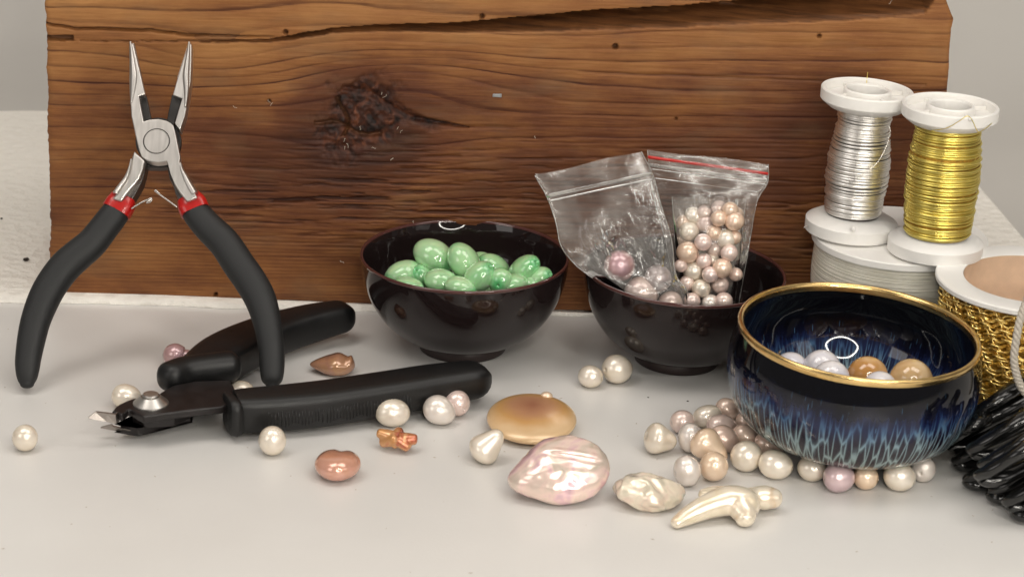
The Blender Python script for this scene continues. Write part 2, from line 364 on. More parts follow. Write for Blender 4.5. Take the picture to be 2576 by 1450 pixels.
    mx2 = N(nt, 'ShaderNodeMixRGB'); link(nt, m3.outputs[0], mx2.inputs[0]); link(nt, mx.outputs[0], mx2.inputs[1]); mx2.inputs[2].default_value = lin(80, 124, 160)
    link(nt, mx2.outputs[0], b.inputs['Base Color'])
    b.inputs['Roughness'].default_value = .05; b.inputs['Specular IOR Level'].default_value = .45
    return m
M['glaze'] = glaze()

def film(name, milky=.10, gl=.2):
    m = bpy.data.materials.new(name); m.use_nodes = True; nt = m.node_tree; nt.nodes.clear()
    out = N(nt, 'ShaderNodeOutputMaterial'); tr = N(nt, 'ShaderNodeBsdfTransparent'); tr.inputs[0].default_value = (.97, .97, .965, 1)
    df = N(nt, 'ShaderNodeBsdfTranslucent'); df.inputs[0].default_value = (.8, .78, .75, 1)
    dd = N(nt, 'ShaderNodeBsdfDiffuse'); dd.inputs[0].default_value = (.8, .78, .75, 1)
    a = N(nt, 'ShaderNodeMixShader'); a.inputs[0].default_value = .6; link(nt, df.outputs[0], a.inputs[1]); link(nt, dd.outputs[0], a.inputs[2])
    v = coords(nt); nz = N(nt, 'ShaderNodeTexNoise', Scale=1.3, Detail=3.0); link(nt, v, nz.inputs['Vector'])
    mr = N(nt, 'ShaderNodeMapRange'); mr.inputs['From Min'].default_value = .35; mr.inputs['From Max'].default_value = .7
    mr.inputs['To Min'].default_value = milky*.4; mr.inputs['To Max'].default_value = milky*1.7; link(nt, nz.outputs['Fac'], mr.inputs['Value'])
    m1 = N(nt, 'ShaderNodeMixShader'); link(nt, mr.outputs[0], m1.inputs[0]); link(nt, tr.outputs[0], m1.inputs[1]); link(nt, a.outputs[0], m1.inputs[2])
    g = N(nt, 'ShaderNodeBsdfGlossy'); g.inputs['Roughness'].default_value = .15
    fr = N(nt, 'ShaderNodeFresnel', IOR=1.5); mm = N(nt, 'ShaderNodeMath', operation='MULTIPLY_ADD'); mm.inputs[1].default_value = 1.1; mm.inputs[2].default_value = .0; mm.use_clamp = True
    link(nt, fr.outputs[0], mm.inputs[0])
    n2 = N(nt, 'ShaderNodeTexNoise', Scale=2.4, Detail=3.0, Distortion=1.0); link(nt, v, n2.inputs['Vector'])
    bp = N(nt, 'ShaderNodeBump', Strength=gl, Distance=.06); link(nt, n2.outputs['Fac'], bp.inputs['Height']); link(nt, bp.outputs[0], g.inputs['Normal'])
    m2 = N(nt, 'ShaderNodeMixShader'); link(nt, mm.outputs[0], m2.inputs[0]); link(nt, m1.outputs[0], m2.inputs[1]); link(nt, g.outputs[0], m2.inputs[2])
    link(nt, m2.outputs[0], out.inputs[0]); return m
M['film'] = film('clear_plastic_film', .15)
M['film2'] = film('inner_plastic_film', .13, .3)
M['zip'] = film('zip_ridge', .42, .2)

# wood
def wood():
    m, nt, b = newmat('reclaimed_wood')
    def att(n): a = N(nt, 'ShaderNodeAttribute'); a.attribute_name = n; return a.outputs['Fac']
    ring, knot, crack, tone, gx = att('ring'), att('knot'), att('crack'), att('tone'), att('gx')
    v = coords(nt, (.16, .16, 5.0)); vf = coords(nt, (.55, .55, 16.0)); vb = coords(nt, (.5, .5, 1.1))
    cmb = N(nt, 'ShaderNodeCombineXYZ'); link(nt, gx, cmb.inputs[0]); link(nt, ring, cmb.inputs[1])
    # jitter of the ring position along the grain
    nj = N(nt, 'ShaderNodeTexNoise', Scale=1.0, Detail=3.0); link(nt, coords(nt, (.9, .9, 3.0)), nj.inputs['Vector'])
    rj = N(nt, 'ShaderNodeMath', operation='MULTIPLY_ADD'); rj.inputs[1].default_value = .22; link(nt, nj.outputs['Fac'], rj.inputs[0]); link(nt, ring, rj.inputs[2])
    fr = N(nt, 'ShaderNodeMath', operation='FRACT'); link(nt, rj.outputs[0], fr.inputs[0])
    late = ramp(nt, [(0, (.5, .5, .5)), (.04, (.03, .03, .03)), (.55, (.06, .06, .06)), (.82, (.30, .30, .30)), (.92, (1, 1, 1)), (.98, (1, 1, 1))]); link(nt, fr.outputs[0], late.inputs['Fac'])
    fl = N(nt, 'ShaderNodeMath', operation='FLOOR'); link(nt, rj.outputs[0], fl.inputs[0])
    wn = N(nt, 'ShaderNodeTexWhiteNoise', noise_dimensions='1D'); link(nt, fl.outputs[0], wn.inputs['W'])
    st = N(nt, 'ShaderNodeMapRange'); st.inputs['To Min'].default_value = .15; st.inputs['To Max'].default_value = 1.0; link(nt, wn.outputs[0], st.inputs['Value'])
    ls = N(nt, 'ShaderNodeMath', operation='MULTIPLY'); link(nt, late.outputs[0], ls.inputs[0]); link(nt, st.outputs[0], ls.inputs[1])
    nbr = N(nt, 'ShaderNodeTexNoise', Scale=1.0, Detail=4.0); link(nt, coords(nt, (.55, .55, 2.2)), nbr.inputs['Vector'])
    br = N(nt, 'ShaderNodeMapRange'); br.inputs['From Min'].default_value = .36; br.inputs['From Max'].default_value = .62; br.inputs['To Min'].default_value = .35; link(nt, nbr.outputs['Fac'], br.inputs['Value'])
    ls2 = N(nt, 'ShaderNodeMath', operation='MULTIPLY'); link(nt, ls.outputs[0], ls2.inputs[0]); link(nt, br.outputs[0], ls2.inputs[1])
    # base colour by stain tone
    base = ramp(nt, [(0, lin(60, 29, 15)), (.35, lin(104, 59, 31)), (.6, lin(141, 91, 48)), (1, lin(176, 125, 73))])
    nz = N(nt, 'ShaderNodeTexNoise', Scale=1.0, Detail=6.0, Roughness=.65); link(nt, vb, nz.inputs['Vector'])
    nf = N(nt, 'ShaderNodeTexNoise', Scale=1.0, Detail=5.0, Roughness=.7); link(nt, vf, nf.inputs['Vector'])
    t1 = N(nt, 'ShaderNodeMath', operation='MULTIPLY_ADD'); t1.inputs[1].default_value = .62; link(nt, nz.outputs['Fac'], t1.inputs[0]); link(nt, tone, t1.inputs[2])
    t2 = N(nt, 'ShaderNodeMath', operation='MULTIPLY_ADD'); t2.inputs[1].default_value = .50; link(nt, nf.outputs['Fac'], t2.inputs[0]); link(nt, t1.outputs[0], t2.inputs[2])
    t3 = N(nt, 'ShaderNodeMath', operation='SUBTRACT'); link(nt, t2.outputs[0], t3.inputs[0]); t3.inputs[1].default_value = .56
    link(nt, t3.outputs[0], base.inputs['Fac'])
    mx = N(nt, 'ShaderNodeMixRGB'); link(nt, ls2.outputs[0], mx.inputs[0]); link(nt, base.outputs[0], mx.inputs[1]); mx.inputs[2].default_value = lin(66, 26, 13)
    # greyish patina blotches
    npn = N(nt, 'ShaderNodeTexNoise', Scale=.9, Detail=5.0); link(nt, coords(nt, (.5, .5, 1.4)), npn.inputs['Vector'])
    pr = ramp(nt, [(.52, (0, 0, 0)), (.72, (.38, .38, .38))]); link(nt, npn.outputs['Fac'], pr.inputs['Fac'])
    mg = N(nt, 'ShaderNodeMixRGB'); link(nt, pr.outputs[0], mg.inputs[0]); link(nt, mx.outputs[0], mg.inputs[1]); mg.inputs[2].default_value = lin(120, 92, 66)
    kc = ramp(nt, [(.34, lin(28, 15, 11)), (.52, lin(64, 33, 21)), (.70, lin(98, 54, 32))]); nk = N(nt, 'ShaderNodeTexNoise', Scale=2.6, Detail=6.0, Distortion=1.2); link(nt, coords(nt), nk.inputs['Vector']); link(nt, nk.outputs['Fac'], kc.inputs['Fac'])
    mk_ = N(nt, 'ShaderNodeMixRGB'); link(nt, knot, mk_.inputs[0]); link(nt, mg.outputs[0], mk_.inputs[1]); link(nt, kc.outputs[0], mk_.inputs[2])
    cc = ramp(nt, [(.3, lin(62, 38, 22)), (.7, lin(132, 86, 48))]); link(nt, nf.outputs['Fac'], cc.inputs['Fac'])
    mc = N(nt, 'ShaderNodeMixRGB'); link(nt, crack, mc.inputs[0]); link(nt, mk_.outputs[0], mc.inputs[1]); link(nt, cc.outputs[0], mc.inputs[2])
    link(nt, mc.outputs[0], b.inputs['Base Color'])
    b.inputs['Roughness'].default_value = .60; b.inputs['Specular IOR Level'].default_value = .35
    hh = N(nt, 'ShaderNodeMath', operation='MULTIPLY_ADD'); hh.inputs[1].default_value = -.45; link(nt, ls2.outputs[0], hh.inputs[0]); link(nt, nf.outputs['Fac'], hh.inputs[2])
    bp = N(nt, 'ShaderNodeBump', Strength=.6, Distance=.022); link(nt, hh.outputs[0], bp.inputs['Height']); link(nt, bp.outputs[0], b.inputs['Normal'])
    return m
M['wood'] = wood()
m, nt, b = newmat('paper_towel'); b.inputs['Base Color'].default_value = lin(246, 242, 234); b.inputs['Roughness'].default_value = .9
vo = N(nt, 'ShaderNodeTexVoronoi', Scale=2.6); link(nt, coords(nt), vo.inputs['Vector']); nz = N(nt, 'ShaderNodeTexNoise', Scale=9.0, Detail=5.0); link(nt, coords(nt), nz.inputs['Vector'])
aa = N(nt, 'ShaderNodeMath', operation='MULTIPLY_ADD'); aa.inputs[1].default_value = .5; link(nt, nz.outputs[0], aa.inputs[0]); link(nt, vo.outputs['Distance'], aa.inputs[2])
bp = N(nt, 'ShaderNodeBump', Strength=.9, Distance=.10); link(nt, aa.outputs[0], bp.inputs['Height']); link(nt, bp.outputs[0], b.inputs['Normal']); M['towel'] = m

# ------------------------------------------------------------------ setting
V, F = [], []
ys = [-90, -40, 19]; pts = [(y, 0) for y in ys]
mk('table', [(-150, -90, 0), (150, -90, 0), (150, 1.5, 0), (-150, 1.5, 0)], [(0, 1, 2, 3)], M['table'], smooth=False)['kind'] = 'structure'
prof = [(1.5, 0), (10, 0)]
for i in range(13):
    a = PI/2*i/12; prof.append((20+9*math.sin(a), 9-9*math.cos(a)))
prof += [(29, 40), (29.2, 90)]
V = []; 
for y, z in prof: V += [(-150, y, z), (150, y, z)]
mk('wall', V, [(2*i, 2*i+1, 2*i+3, 2*i+2) for i in range(len(prof)-1)], M['wall'])['kind'] = 'structure'

# ring lamp behind and above the camera
RC = np.array([15., -54., 28.]); nd = np.array([0, -6, 1.])-RC; nd /= np.linalg.norm(nd)
e1 = np.cross(nd, [0, 0, 1.]); e1 /= np.linalg.norm(e1); e2 = np.cross(nd, e1)
rl = root('ring_lamp', RC, 'round ring lamp with a glowing tube behind the camera', 'lamp')
def torus(c, e1, e2, e3, R, r, n=64, m=10, z=0):
    V = []
    for i in range(n):
        a = 2*PI*i/n; d = e1*math.cos(a)+e2*math.sin(a)
        for k in range(m):
            t = 2*PI*k/m; V.append(c+d*(R+r*math.cos(t))+e3*(z+r*math.sin(t)))
    F = [(i*m+k, i*m+(k+1) % m, ((i+1) % n)*m+(k+1) % m, ((i+1) % n)*m+k) for i in range(n) for k in range(m)]
    return np.array(V), F
V, F = torus(RC, e1, e2, nd, 14.5, .62); mk('glow_tube', V, F, M['ring'], rl)
V, F = torus(RC-nd*1.9, e1, e2, nd, 14.5, 1.1); mk('lamp_ring_case', V, F, M['lamp_case'], rl)

# ------------------------------------------------------------------ wooden block
YB = 0.0
ptl = aty(112, 0, YB); pbl = aty(128, 738, YB); ptr = aty(2399, 50, YB); pr2 = aty(2378, 330, YB)
NXg, NZg = 900, 330
XL0, ZT = pbl[0], aty(1287, -140, YB)[2]
Zb = .10
gz = np.linspace(0, 1, NZg); gx_ = np.linspace(0, 1, NXg)
zz = Zb+(ZT-Zb)*gz
xl = np.interp(zz, [Zb, ptl[2]], [pbl[0], ptl[0]]); xr = np.interp(zz, [Zb, pr2[2], ptr[2]-.3, ptr[2], ptr[2]+1.2], [pr2[0]-.12, pr2[0], ptr[0]-.05, ptr[0], ptr[0]-.55])
rough = (fbm(zz*1.3, zz*0+3, 5, 40)-.5)*.10+(fbm(zz*9, zz*0+3, 3, 42)-.5)*.05; xl = xl+rough; xr = xr+(fbm(zz*.9, zz*0+9, 5, 41)-.5)*.12
X = xl[None, :]+(xr-xl)[None, :]*gx_[:, None]; Z = np.repeat(zz[None, :], NXg, 0)
P3 = np.stack([X, np.full_like(X, YB), Z], -1); PX, PY = proj(P3.reshape(-1, 3)); PX = PX.reshape(X.shape); PY = PY.reshape(X.shape)
PYr = PY-(PX-FW/2)*.0325*.4                      # grain nearly parallel with the base
kx, ky = 905, 300
dx, dy = PX-kx, PYr-ky
g1 = np.exp(-(dx/235)**2-(dy/125)**2)
wy = ky+dy*(1-.72*g1)
g2 = np.exp(-(dx/520)**2-((PYr-520)/120)**2); wy = wy-26*g2
wy = wy+(fbm(PX/620, PY/150, 3, 3)-.5)*np.interp(PY, [0, 250, 700], [90, 38, 7])+(fbm(PX/160, PY/60, 3, 5)-.5)*np.interp(PY, [0, 250, 700], [9, 6, 2.5])
# cathedral arches top left and centre
wy = wy+60*np.exp(-((PX-1130)/260)**2-((PYr-190)/70)**2)-40*np.exp(-((PX-560)/200)**2-((PYr-150)/60)**2)
tab = np.arange(-400, 1200, 4.); spc = np.interp(tab, [-400, 100, 300, 480, 610, 760], [44, 38, 29, 20, 11, 8]); cum = np.cumsum(4/spc)
ring = np.interp(wy, tab, cum)
rk = np.hypot(dx/1.05, (dy+.10*dx)/1.0); ang = np.arctan2(dy, dx)
kn = 1-sm(72, 122, rk+44*(fbm(PX/46, PY/42, 4, 8)-.5)*2)
kn = np.clip(kn+.85*(1-sm(4, 20, np.abs(PYr-(262+.32*(PX-930))+8*np.sin(PX/30))))*sm(930, 960, PX)*(1-sm(1060, 1130, PX)), 0, 1)
ax_ = [860, 930, 985, 1040, 1100, 1180]; ay_ = np.interp(PX, ax_, [222, 236, 272, 299, 309, 322]); at_ = np.interp(PX, ax_, [5, 12, 11, 7, 5, 1])
arc = np.exp(-((PY-ay_)/np.maximum(at_, 1))**2)*(PX > 860)*(PX < 1180)
kn = np.clip(kn+.9*arc, 0, 1)
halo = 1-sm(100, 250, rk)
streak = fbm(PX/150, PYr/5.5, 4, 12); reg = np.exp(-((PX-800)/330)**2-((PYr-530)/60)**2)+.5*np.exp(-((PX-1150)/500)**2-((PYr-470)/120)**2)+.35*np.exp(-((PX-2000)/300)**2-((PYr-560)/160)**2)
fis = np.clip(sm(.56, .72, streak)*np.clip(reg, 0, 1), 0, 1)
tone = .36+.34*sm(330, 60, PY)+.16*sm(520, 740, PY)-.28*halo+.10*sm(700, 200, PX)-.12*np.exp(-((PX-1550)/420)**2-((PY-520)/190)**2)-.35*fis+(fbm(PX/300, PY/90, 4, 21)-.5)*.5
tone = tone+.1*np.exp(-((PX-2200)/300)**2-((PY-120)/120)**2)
# cracks
U = [(240, 104.5), (293, 104), (448, 104), (677, 99), (746, 88), (836, 72), (959, 63), (1076, 62), (1183, 57), (1288, 46), (1500, 27), (1714, 15), (1905, 0), (2100, -15), (2330, -30), (2500, -60)]
Lw = [(240, 105), (293, 106), (448, 107.5), (677, 107), (746, 101), (836, 85), (959, 80), (1076, 83), (1183, 85), (1288, 82), (1500, 77), (1714, 69), (1905, 61), (2033, 57), (2200, 48), (2326, 34), (2370, -20), (2500, -62)]
wob = (fbm(PX/40, PX*0, 3, 30)-.5)*7
yu = np.interp(PX, *zip(*U))+wob*.6; yl = np.interp(PX, *zip(*Lw))+wob
wdt = np.maximum(yl-yu, .1); t = (PY-yu)/wdt
inside = sm(-1.2, .8, PY-yu)*sm(1.2, -.8, PY-yl)
D = np.clip(wdt*.024, .18, 1.2)
spl = fbm(PX/170, PY/6, 4, 33)
crack_d = inside*D*(1-.90*sm(.30, 1.0, t)**1.0)*(.80+.4*spl)
thin = np.interp(PX, [100, 123, 186, 384, 469, 560, 700, 720], [57, 61, 72, 77, 88, 92, 95, 96]); tw = np.interp(PX, [100, 200, 380, 640, 720], [2.6, 2.6, 3, 1.5, .1])
crack2 = np.exp(-((PY-thin+wob*.6)/np.maximum(tw, .1))**2)*(PX < 720)
thin2 = np.interp(PX, [1450, 1700, 2100, 2330], [182, 190, 205, 214]); crack3 = .35*np.exp(-((PY-thin2+wob*.5)/2.2)**2)*(PX > 1400)*(PX < 2330)*sm(1400, 1550, PX)
slot = sm(3, 0, np.maximum(np.abs(PY-97)-5, 0))*sm(112, 116, PX)*sm(186, 180, PX)
holes = 0
for hx, hy, hr in [(718, 82, 6), (1212, 42, 6), (1547, 118, 7), (542, 741, 5), (676, 255, 4), (2060, 92, 5), (1700, 300, 3)]:
    holes = holes+sm(hr+1.5, hr-1.5, np.hypot(PX-hx, PY-hy))
kcrk = np.exp(-((PX-(862+14*np.sin(PY/22)))/4.5)**2)*(PY > 245)*(PY < 345)*.9+np.exp(-((PY-(318+.25*(PX-850)+8*np.sin(PX/20)))/5)**2)*(PX > 790)*(PX < 960)*.7
depth = crack_d+.26*crack2+.10*crack3+.22*slot+.2*np.clip(holes, 0, 1)+.2*kcrk
depth = depth+kn*.20*(fbm(PX/16, PY/16, 4, 50)-.2)+fis*.15+.12*arc
fr = ring-np.floor(ring); late = sm(.7, .93, fr)*sm(1.02, .97, fr)
depth = depth+.010*late+.016*(fbm(PX/110, PYr/4, 3, 60)-.5)+.05*(fbm(PX/200, PY/60, 3, 61)-.5)
edge = np.minimum(np.minimum(gx_[:, None], 1-gx_[:, None])*(xr-xl)[None, :], (Z-Zb)); depth = depth+.10*np.exp(-edge/.06)
depth = depth*np.where((gx_[:, None] <= 0)|(gx_[:, None] >= 1), .0, 1)+np.where((gx_[:, None] <= 0)|(gx_[:, None] >= 1), .12, 0)
Yv = YB+depth
nv = NXg*NZg
verts = np.stack([X, Yv, Z], -1).reshape(-1, 3)
idx = np.arange(nv).reshape(NXg, NZg)
q = np.stack([idx[:-1, :-1], idx[1:, :-1], idx[1:, 1:], idx[:-1, 1:]], -1).reshape(-1, 4)
DB = 6.0
def strip(line):                                   # carry a border line back to the far face
    global verts
    s = len(verts); b_ = verts[line].copy(); b_[:, 1] = DB; verts = np.vstack([verts, b_])
    n_ = np.arange(s, s+len(line)); return np.stack([line[:-1], n_[:-1], n_[1:], line[1:]], -1), n_
ql, nl = strip(idx[0, :]); qr, nr = strip(idx[-1, :]); qt, ntp = strip(idx[:, -1]); qb, nb_ = strip(idx[:, 0])
back = np.array([[nl[0], nl[-1], nr[-1], nr[0]]])
Q = np.vstack([q, ql, qr[:, ::-1], qt, qb[:, ::-1], back])
me = bpy.data.meshes.new('wooden_block'); me.vertices.add(len(verts)); me.vertices.foreach_set('co', verts.ravel())
me.loops.add(Q.size); me.loops.foreach_set('vertex_index', Q.ravel().astype(np.int32)); me.polygons.add(len(Q))
me.polygons.foreach_set('loop_start', np.arange(0, Q.size, 4, dtype=np.int32)); me.polygons.foreach_set('loop_total', np.full(len(Q), 4, dtype=np.int32))
me.polygons.foreach_set('use_smooth', np.arange(len(Q)) < len(q)); me.update(calc_edges=True); me.validate()
def attr(name, A, fill):
    a = me.attributes.new(name, 'FLOAT', 'POINT'); vals = np.concatenate([A.ravel(), np.full(len(verts)-nv, fill)]).astype(np.float32)
    if name in ('ring', 'gx'): vals[nv:] = verts[nv:, 2]*2.2 if name == 'ring' else verts[nv:, 0]
    a.data.foreach_set('value', vals)
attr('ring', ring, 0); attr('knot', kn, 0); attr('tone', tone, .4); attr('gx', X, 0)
attr('crack', np.clip(inside*sm(0, 6, wdt)+crack2*.7+crack3+slot+np.clip(holes, 0, 1)+kcrk*.6, 0, 1), 0)
me.materials.append(M['wood'])
blk = bpy.data.objects.new('wooden_block', me); col.objects.link(blk)
tag(blk, 'old brown wooden block with a knot and a long crack standing behind everything', 'wood block')
# staple and lint caught on the face
p = aty(1250, 240, YB-.01)
stp = mk('metal_fleck', *prism([p+[-.13, -.03, -.05], p+[.13, -.03, -.055], p+[.13, -.03, .05], p+[-.12, -.03, .045]], [p+[-.13, .03, -.05], p+[.13, .03, -.055], p+[.13, .03, .05], p+[-.12, .03, .045]]), M['staple'], org=p, smooth=False)
tag(bevel(stp, .015), 'tiny grey metal fleck stuck in the face of the wooden block', 'fleck')
parts = []
for (x, y, a) in [(1000, 322, 1.9), (1008, 330, 2.2), (960, 235, 1.7), (968, 243, 2.4), (866, 352, 1.6), (867, 372, 1.5), (875, 366, 1.2), (676, 255, .9), (682, 262, 2.0), (985, 400, 2.6), (906, 322, 1.3), (1100, 660, .2), (1040, 560, 1.1), (860, 658, .3), (2240, 5, 2.0), (940, 372, .4), (1345, 345, 1.2), (590, 270, .5)]:
    L = random.uniform(.03, .08); pts_ = []
    for k in range(6):
        s = k/5-.5; a2 = a+.7*s*random.choice((-1, 1)); pts_.append(aty(x, y, YB-.03)+np.array([math.cos(a2)*L*s*2, -.01*random.random(), -math.sin(a2)*L*s*2]))
    parts.append(tube(pts_, random.uniform(.005, .010), seg=5, up=(0, 1, .1)))
V, F = join(parts); tag(mk('lint_fibres', V, F, M['lint'], blk), kind='stuff')

# ------------------------------------------------------------------ paper towel under and behind the block
def bil(A, B, C, D_, n, m, fz):
    V = []
    for i in range(n):
        for j in range(m):
            s, t = i/(n-1), j/(m-1); p = (1-s)*(1-t)*A+s*(1-t)*B+s*t*C+(1-s)*t*D_; p = p+fz(p, s, t); V.append(p)
    return np.array(V), grid_faces(n, m)
A_ = at(-420, 745, .0); B_ = at(1480, 790, 0); B2 = at(2900, 815, 0); C_ = at(2300, 287, .0); D_ = at(-420, 287, 0)
B2 = at(2760, 828, 0)
def fzt(p, s, t):
    e = min(t/.03, 1)
    front = .16*math.exp(-((p[0]+11)/6.0)**2)
    return np.array([0, (fbm(np.array(p[0]*.5), np.array(0.), 3, 70)-.5)*.3*(1-t)+(-.14*math.exp(-((p[0]+10)/7)**2)*(1-t)), .02+.07*e+front*(1-sm(0, .1, t))*.8+.05*fbm(np.array(p[0]*.8), np.array(p[1]*.8), 3, 71)*sm(.05, .3, t)])
V, F = bil(A_, B2, C_, D_, 160, 60, fzt)
# underside rim
n0 = len(V); fr_line = [i*60 for i in range(160)]; V2 = V[fr_line].copy(); V2[:, 2] = .008; V = np.vstack([V, V2]); F += [(fr_line[i], n0+i, n0+i+1, fr_line[i+1]) for i in range(159)]
tw = mk('paper_towel', V, F, M['towel'], org=(0, 5, 0)); tag(tw, 'white embossed paper towel spread under and behind the wooden block', 'paper towel')
for px, py, s, lb in [(65, 652, .09, 'dark crumb lying on the paper towel at far left'), (4, 549, .04, 'tiny dark speck at the left edge of the paper towel'), (130, 600, .025, 'tiniest dark speck on the towel near the left grip')]:
    p = at(px, py, .14); V = []; 
    V, F, _ = lathe([(0.001, s*.6), (s*.8, s*.45), (s, 0), (s*.7, -s*.5), (.001, -s*.6)], 8); V = V*np.array([1, .8, 1])*(1+.3*np.sin(V[:, :1]*90+V[:, 1:2]*70)); mk_o = mk('crumb', V+p, F, M['crumb'], org=p, smooth=False); tag(mk_o, lb, 'crumb')
for px, py, s, lb in [(2680*.6438+4, 1565*.6438, .022, 'black speck on the table left of the pearl heap'), (1630, 1463*.6438*1.06, .018, 'faint speck on the table above the pearl heap'), (2013*.66, 1005, .015, 'minute dust grain beside the lone drilled pearls')]:
    p = at(px, py, .012); V, F, _ = lathe([(0.001, s*.6), (s*.8, s*.45), (s, 0), (s*.7, -s*.5), (.001, -s*.6)], 6); tag(mk('crumb', V*np.array([1.6, .8, 1])+p, F, M['crumb'], org=p, smooth=False), lb, 'crumb')

# ------------------------------------------------------------------ needle-nose pliers leaning on the block
PT = at(70, 978, 0); TP = aty(405, 110, -.62)
dirp = np.array([0, TP[1]-PT[1], TP[2]-0.0]); dirp /= np.linalg.norm(dirp)
NP = np.cross(np.array([1., 0, 0]), dirp); NP /= np.linalg.norm(NP)
if NP[1] > 0: NP = -NP                                  # faces the viewer
P0 = PT+NP*.38
def pc(cx, cy, off=.0):                                 # crop coordinates of the close-up of the pliers
    return onpl(cx*.3552, 64.4+cy*.3552, P0+NP*off, NP)
pl = root('needle_nose_pliers', onpl(380, 980, P0, NP)*[1, 1, 0]+np.array([0, 0, 0.]), 'open needle-nose pliers with black grips and red collars leaning on the wooden block', 'pliers')
def plate_(name, poly, t0, t1, mat, bv=.05, seg=3, parent=pl, fn=pc):
    top = [fn(x, y, t1) for x, y in poly]; bot = [p-NP*(t1-t0) for p in top]
    V, F = prism(top, bot); o = mk(name, V, F, mat, parent, smooth=40)
    if bv: bevel(o, bv, seg, 35)
    return o
te = []
n = 22
for k in range(n):
    f0 = k/n; x = 946+(1002-946)*f0; y = 128+(375-128)*f0; te += [(x+4, y), (x-3, y+7)]
teL = te
front = [(914, 138), (930, 122), (944, 128), (1002, 375), (1028, 488), (983, 497), (1000, 590), (1016, 678), (1060, 664), (1120, 660), (1180, 673), (1210, 690), (1228, 708), (1240, 750), (1252, 810), (1276, 930), (1271, 965)]
shank_o = [(1292, 1040), (1318, 1085), (1350, 1140), (1398, 1215)]; shank_i = [(1325, 1245), (1270, 1175), (1235, 1120), (1205, 1050), (1192, 1000), (1182, 958)]
front += shank_o+shank_i+[(1150, 965), (1110, 968), (1080, 965), (1050, 958), (1024, 943), (1002, 925), (985, 885), (960, 780), (930, 640), (922, 520), (919, 400)]
plate_('front_jaw', front, .10, .44, M['steel'], .085, 4)
te = []
for k in range(n):
    f0 = k/n; x = 1330+(1255-1330)*f0; y = 140+(375-140)*f0; te += [(x-4, y), (x+3, y+7)]
teR = te
rj = [(1345, 124), (1332, 134), (1255, 375), (1222, 490), (1288, 515), (1235, 690), (1275, 742), (1292, 690), (1310, 640), (1335, 510), (1350, 400), (1356, 240), (1357, 134)]
plate_('rear_jaw', rj, .0, .42, M['steel'], .085, 4)
plate_('teeth', [(935, 135), (942, 126)]+teL+[(1000, 378), (985, 378)], .12, .38, M['steel'], 0)
plate_('teeth', [(1340, 135), (1332, 130)]+teR+[(1256, 378), (1272, 378)], .10, .36, M['steel'], 0)
plate_('cutting_edge', [(980, 494), (1034, 488), (1046, 540), (1058, 600), (1073, 664), (1073, 690), (1012, 690)], -.02, .22, M['steel_dark'], .02)
plate_('cutting_edge', [(1218, 487), (1290, 512), (1262, 610), (1232, 695), (1228, 715), (1180, 680), (1192, 610), (1205, 550)], -.02, .26, M['steel_dark'], .02)
disc = [(1120+162*math.cos(a), 815+165*math.sin(a)) for a in np.linspace(0, 2*PI, 36, endpoint=False)]
plate_('lap_joint', disc, -.12, .10, M['steel_dark'], .02)
plate_('joint_throat', [(1015, 930), (1190, 930), (1196, 1000), (1150, 1006), (1060, 1006), (1020, 1000)], -.2, .08, M['steel_dark'], .02)
ls = [(950, 883), (968, 905), (1000, 930), (1028, 955), (1012, 1020), (990, 1080), (960, 1120), (930, 1152), (888, 1205), (860, 1245), (795, 1225), (818, 1196), (862, 1140), (892, 1102), (910, 1060), (926, 1010), (935, 930)]
plate_('rear_shank', ls, -.02, .40, M['steel'], .085, 4)
plate_('shank_back', [(1028, 960), (1040, 960), (1022, 1050), (1004, 1110), (965, 1180), (925, 1250), (850, 1250), (900, 1190), (960, 1120), (1000, 1040)], -.32, .18, M['steel_side'], .03)
plate_('shank_back', [(1190, 960), (1215, 1080), (1250, 1130), (1330, 1250), (1290, 1262), (1242, 1190), (1228, 1130), (1200, 1080), (1186, 1010)], -.32, .18, M['steel_side'], .03)
cc_ = pc(1108, 818, .442); ex = np.array([1., 0, 0]); V, F, _ = lathe([(0.001, .012), (.33, .012), (.345, 0), (.355, -.02), (.37, -.02)], 48, cc_, [ex, dirp, NP])
mk('rivet', V, F, M['steel'], pl, smooth=30)
# dark seam round the rivet
V, F, _ = lathe([(.345, .003), (.36, .005), (.365, 0)], 48, cc_, [ex, dirp, NP]); mk('rivet_seam', V, F, M['steel_dark'], pl)
for nm, pts_ in (('jaw_barrel', [(929, 132, 22), (938, 200, 38), (948, 300, 60), (953, 380, 74), (947, 470, 56), (938, 560, 26)]), ('jaw_barrel', [(1344, 134, 22), (1339, 200, 36), (1327, 300, 56), (1321, 380, 64), (1325, 480, 50), (1318, 590, 26)]),
                  ('shank_barrel', [(1283, 985, 16), (1290, 1030, 34), (1315, 1085, 52), (1345, 1145, 60), (1378, 1200, 62)]), ('shank_barrel', [(934, 960, 14), (918, 1040, 34), (893, 1098, 44), (856, 1150, 50), (822, 1198, 52)])):
    S = spline(pts_, 26); k_ = ppc(pc(1100, 600))/.3552; path = [pc(x, y, .27) for x, y, _ in S]; ra = S[:, 2]/2/k_
    V, F = tube(path, ra, np.interp(ra, [0, .2], [.185, .235]), 24, up=NP, power=2.2, round0=.03, round1=.03); mk(nm, V, F, M['steel'], pl)
def pd(x, y, off=0): return onpl(x, y, P0+NP*off, NP)
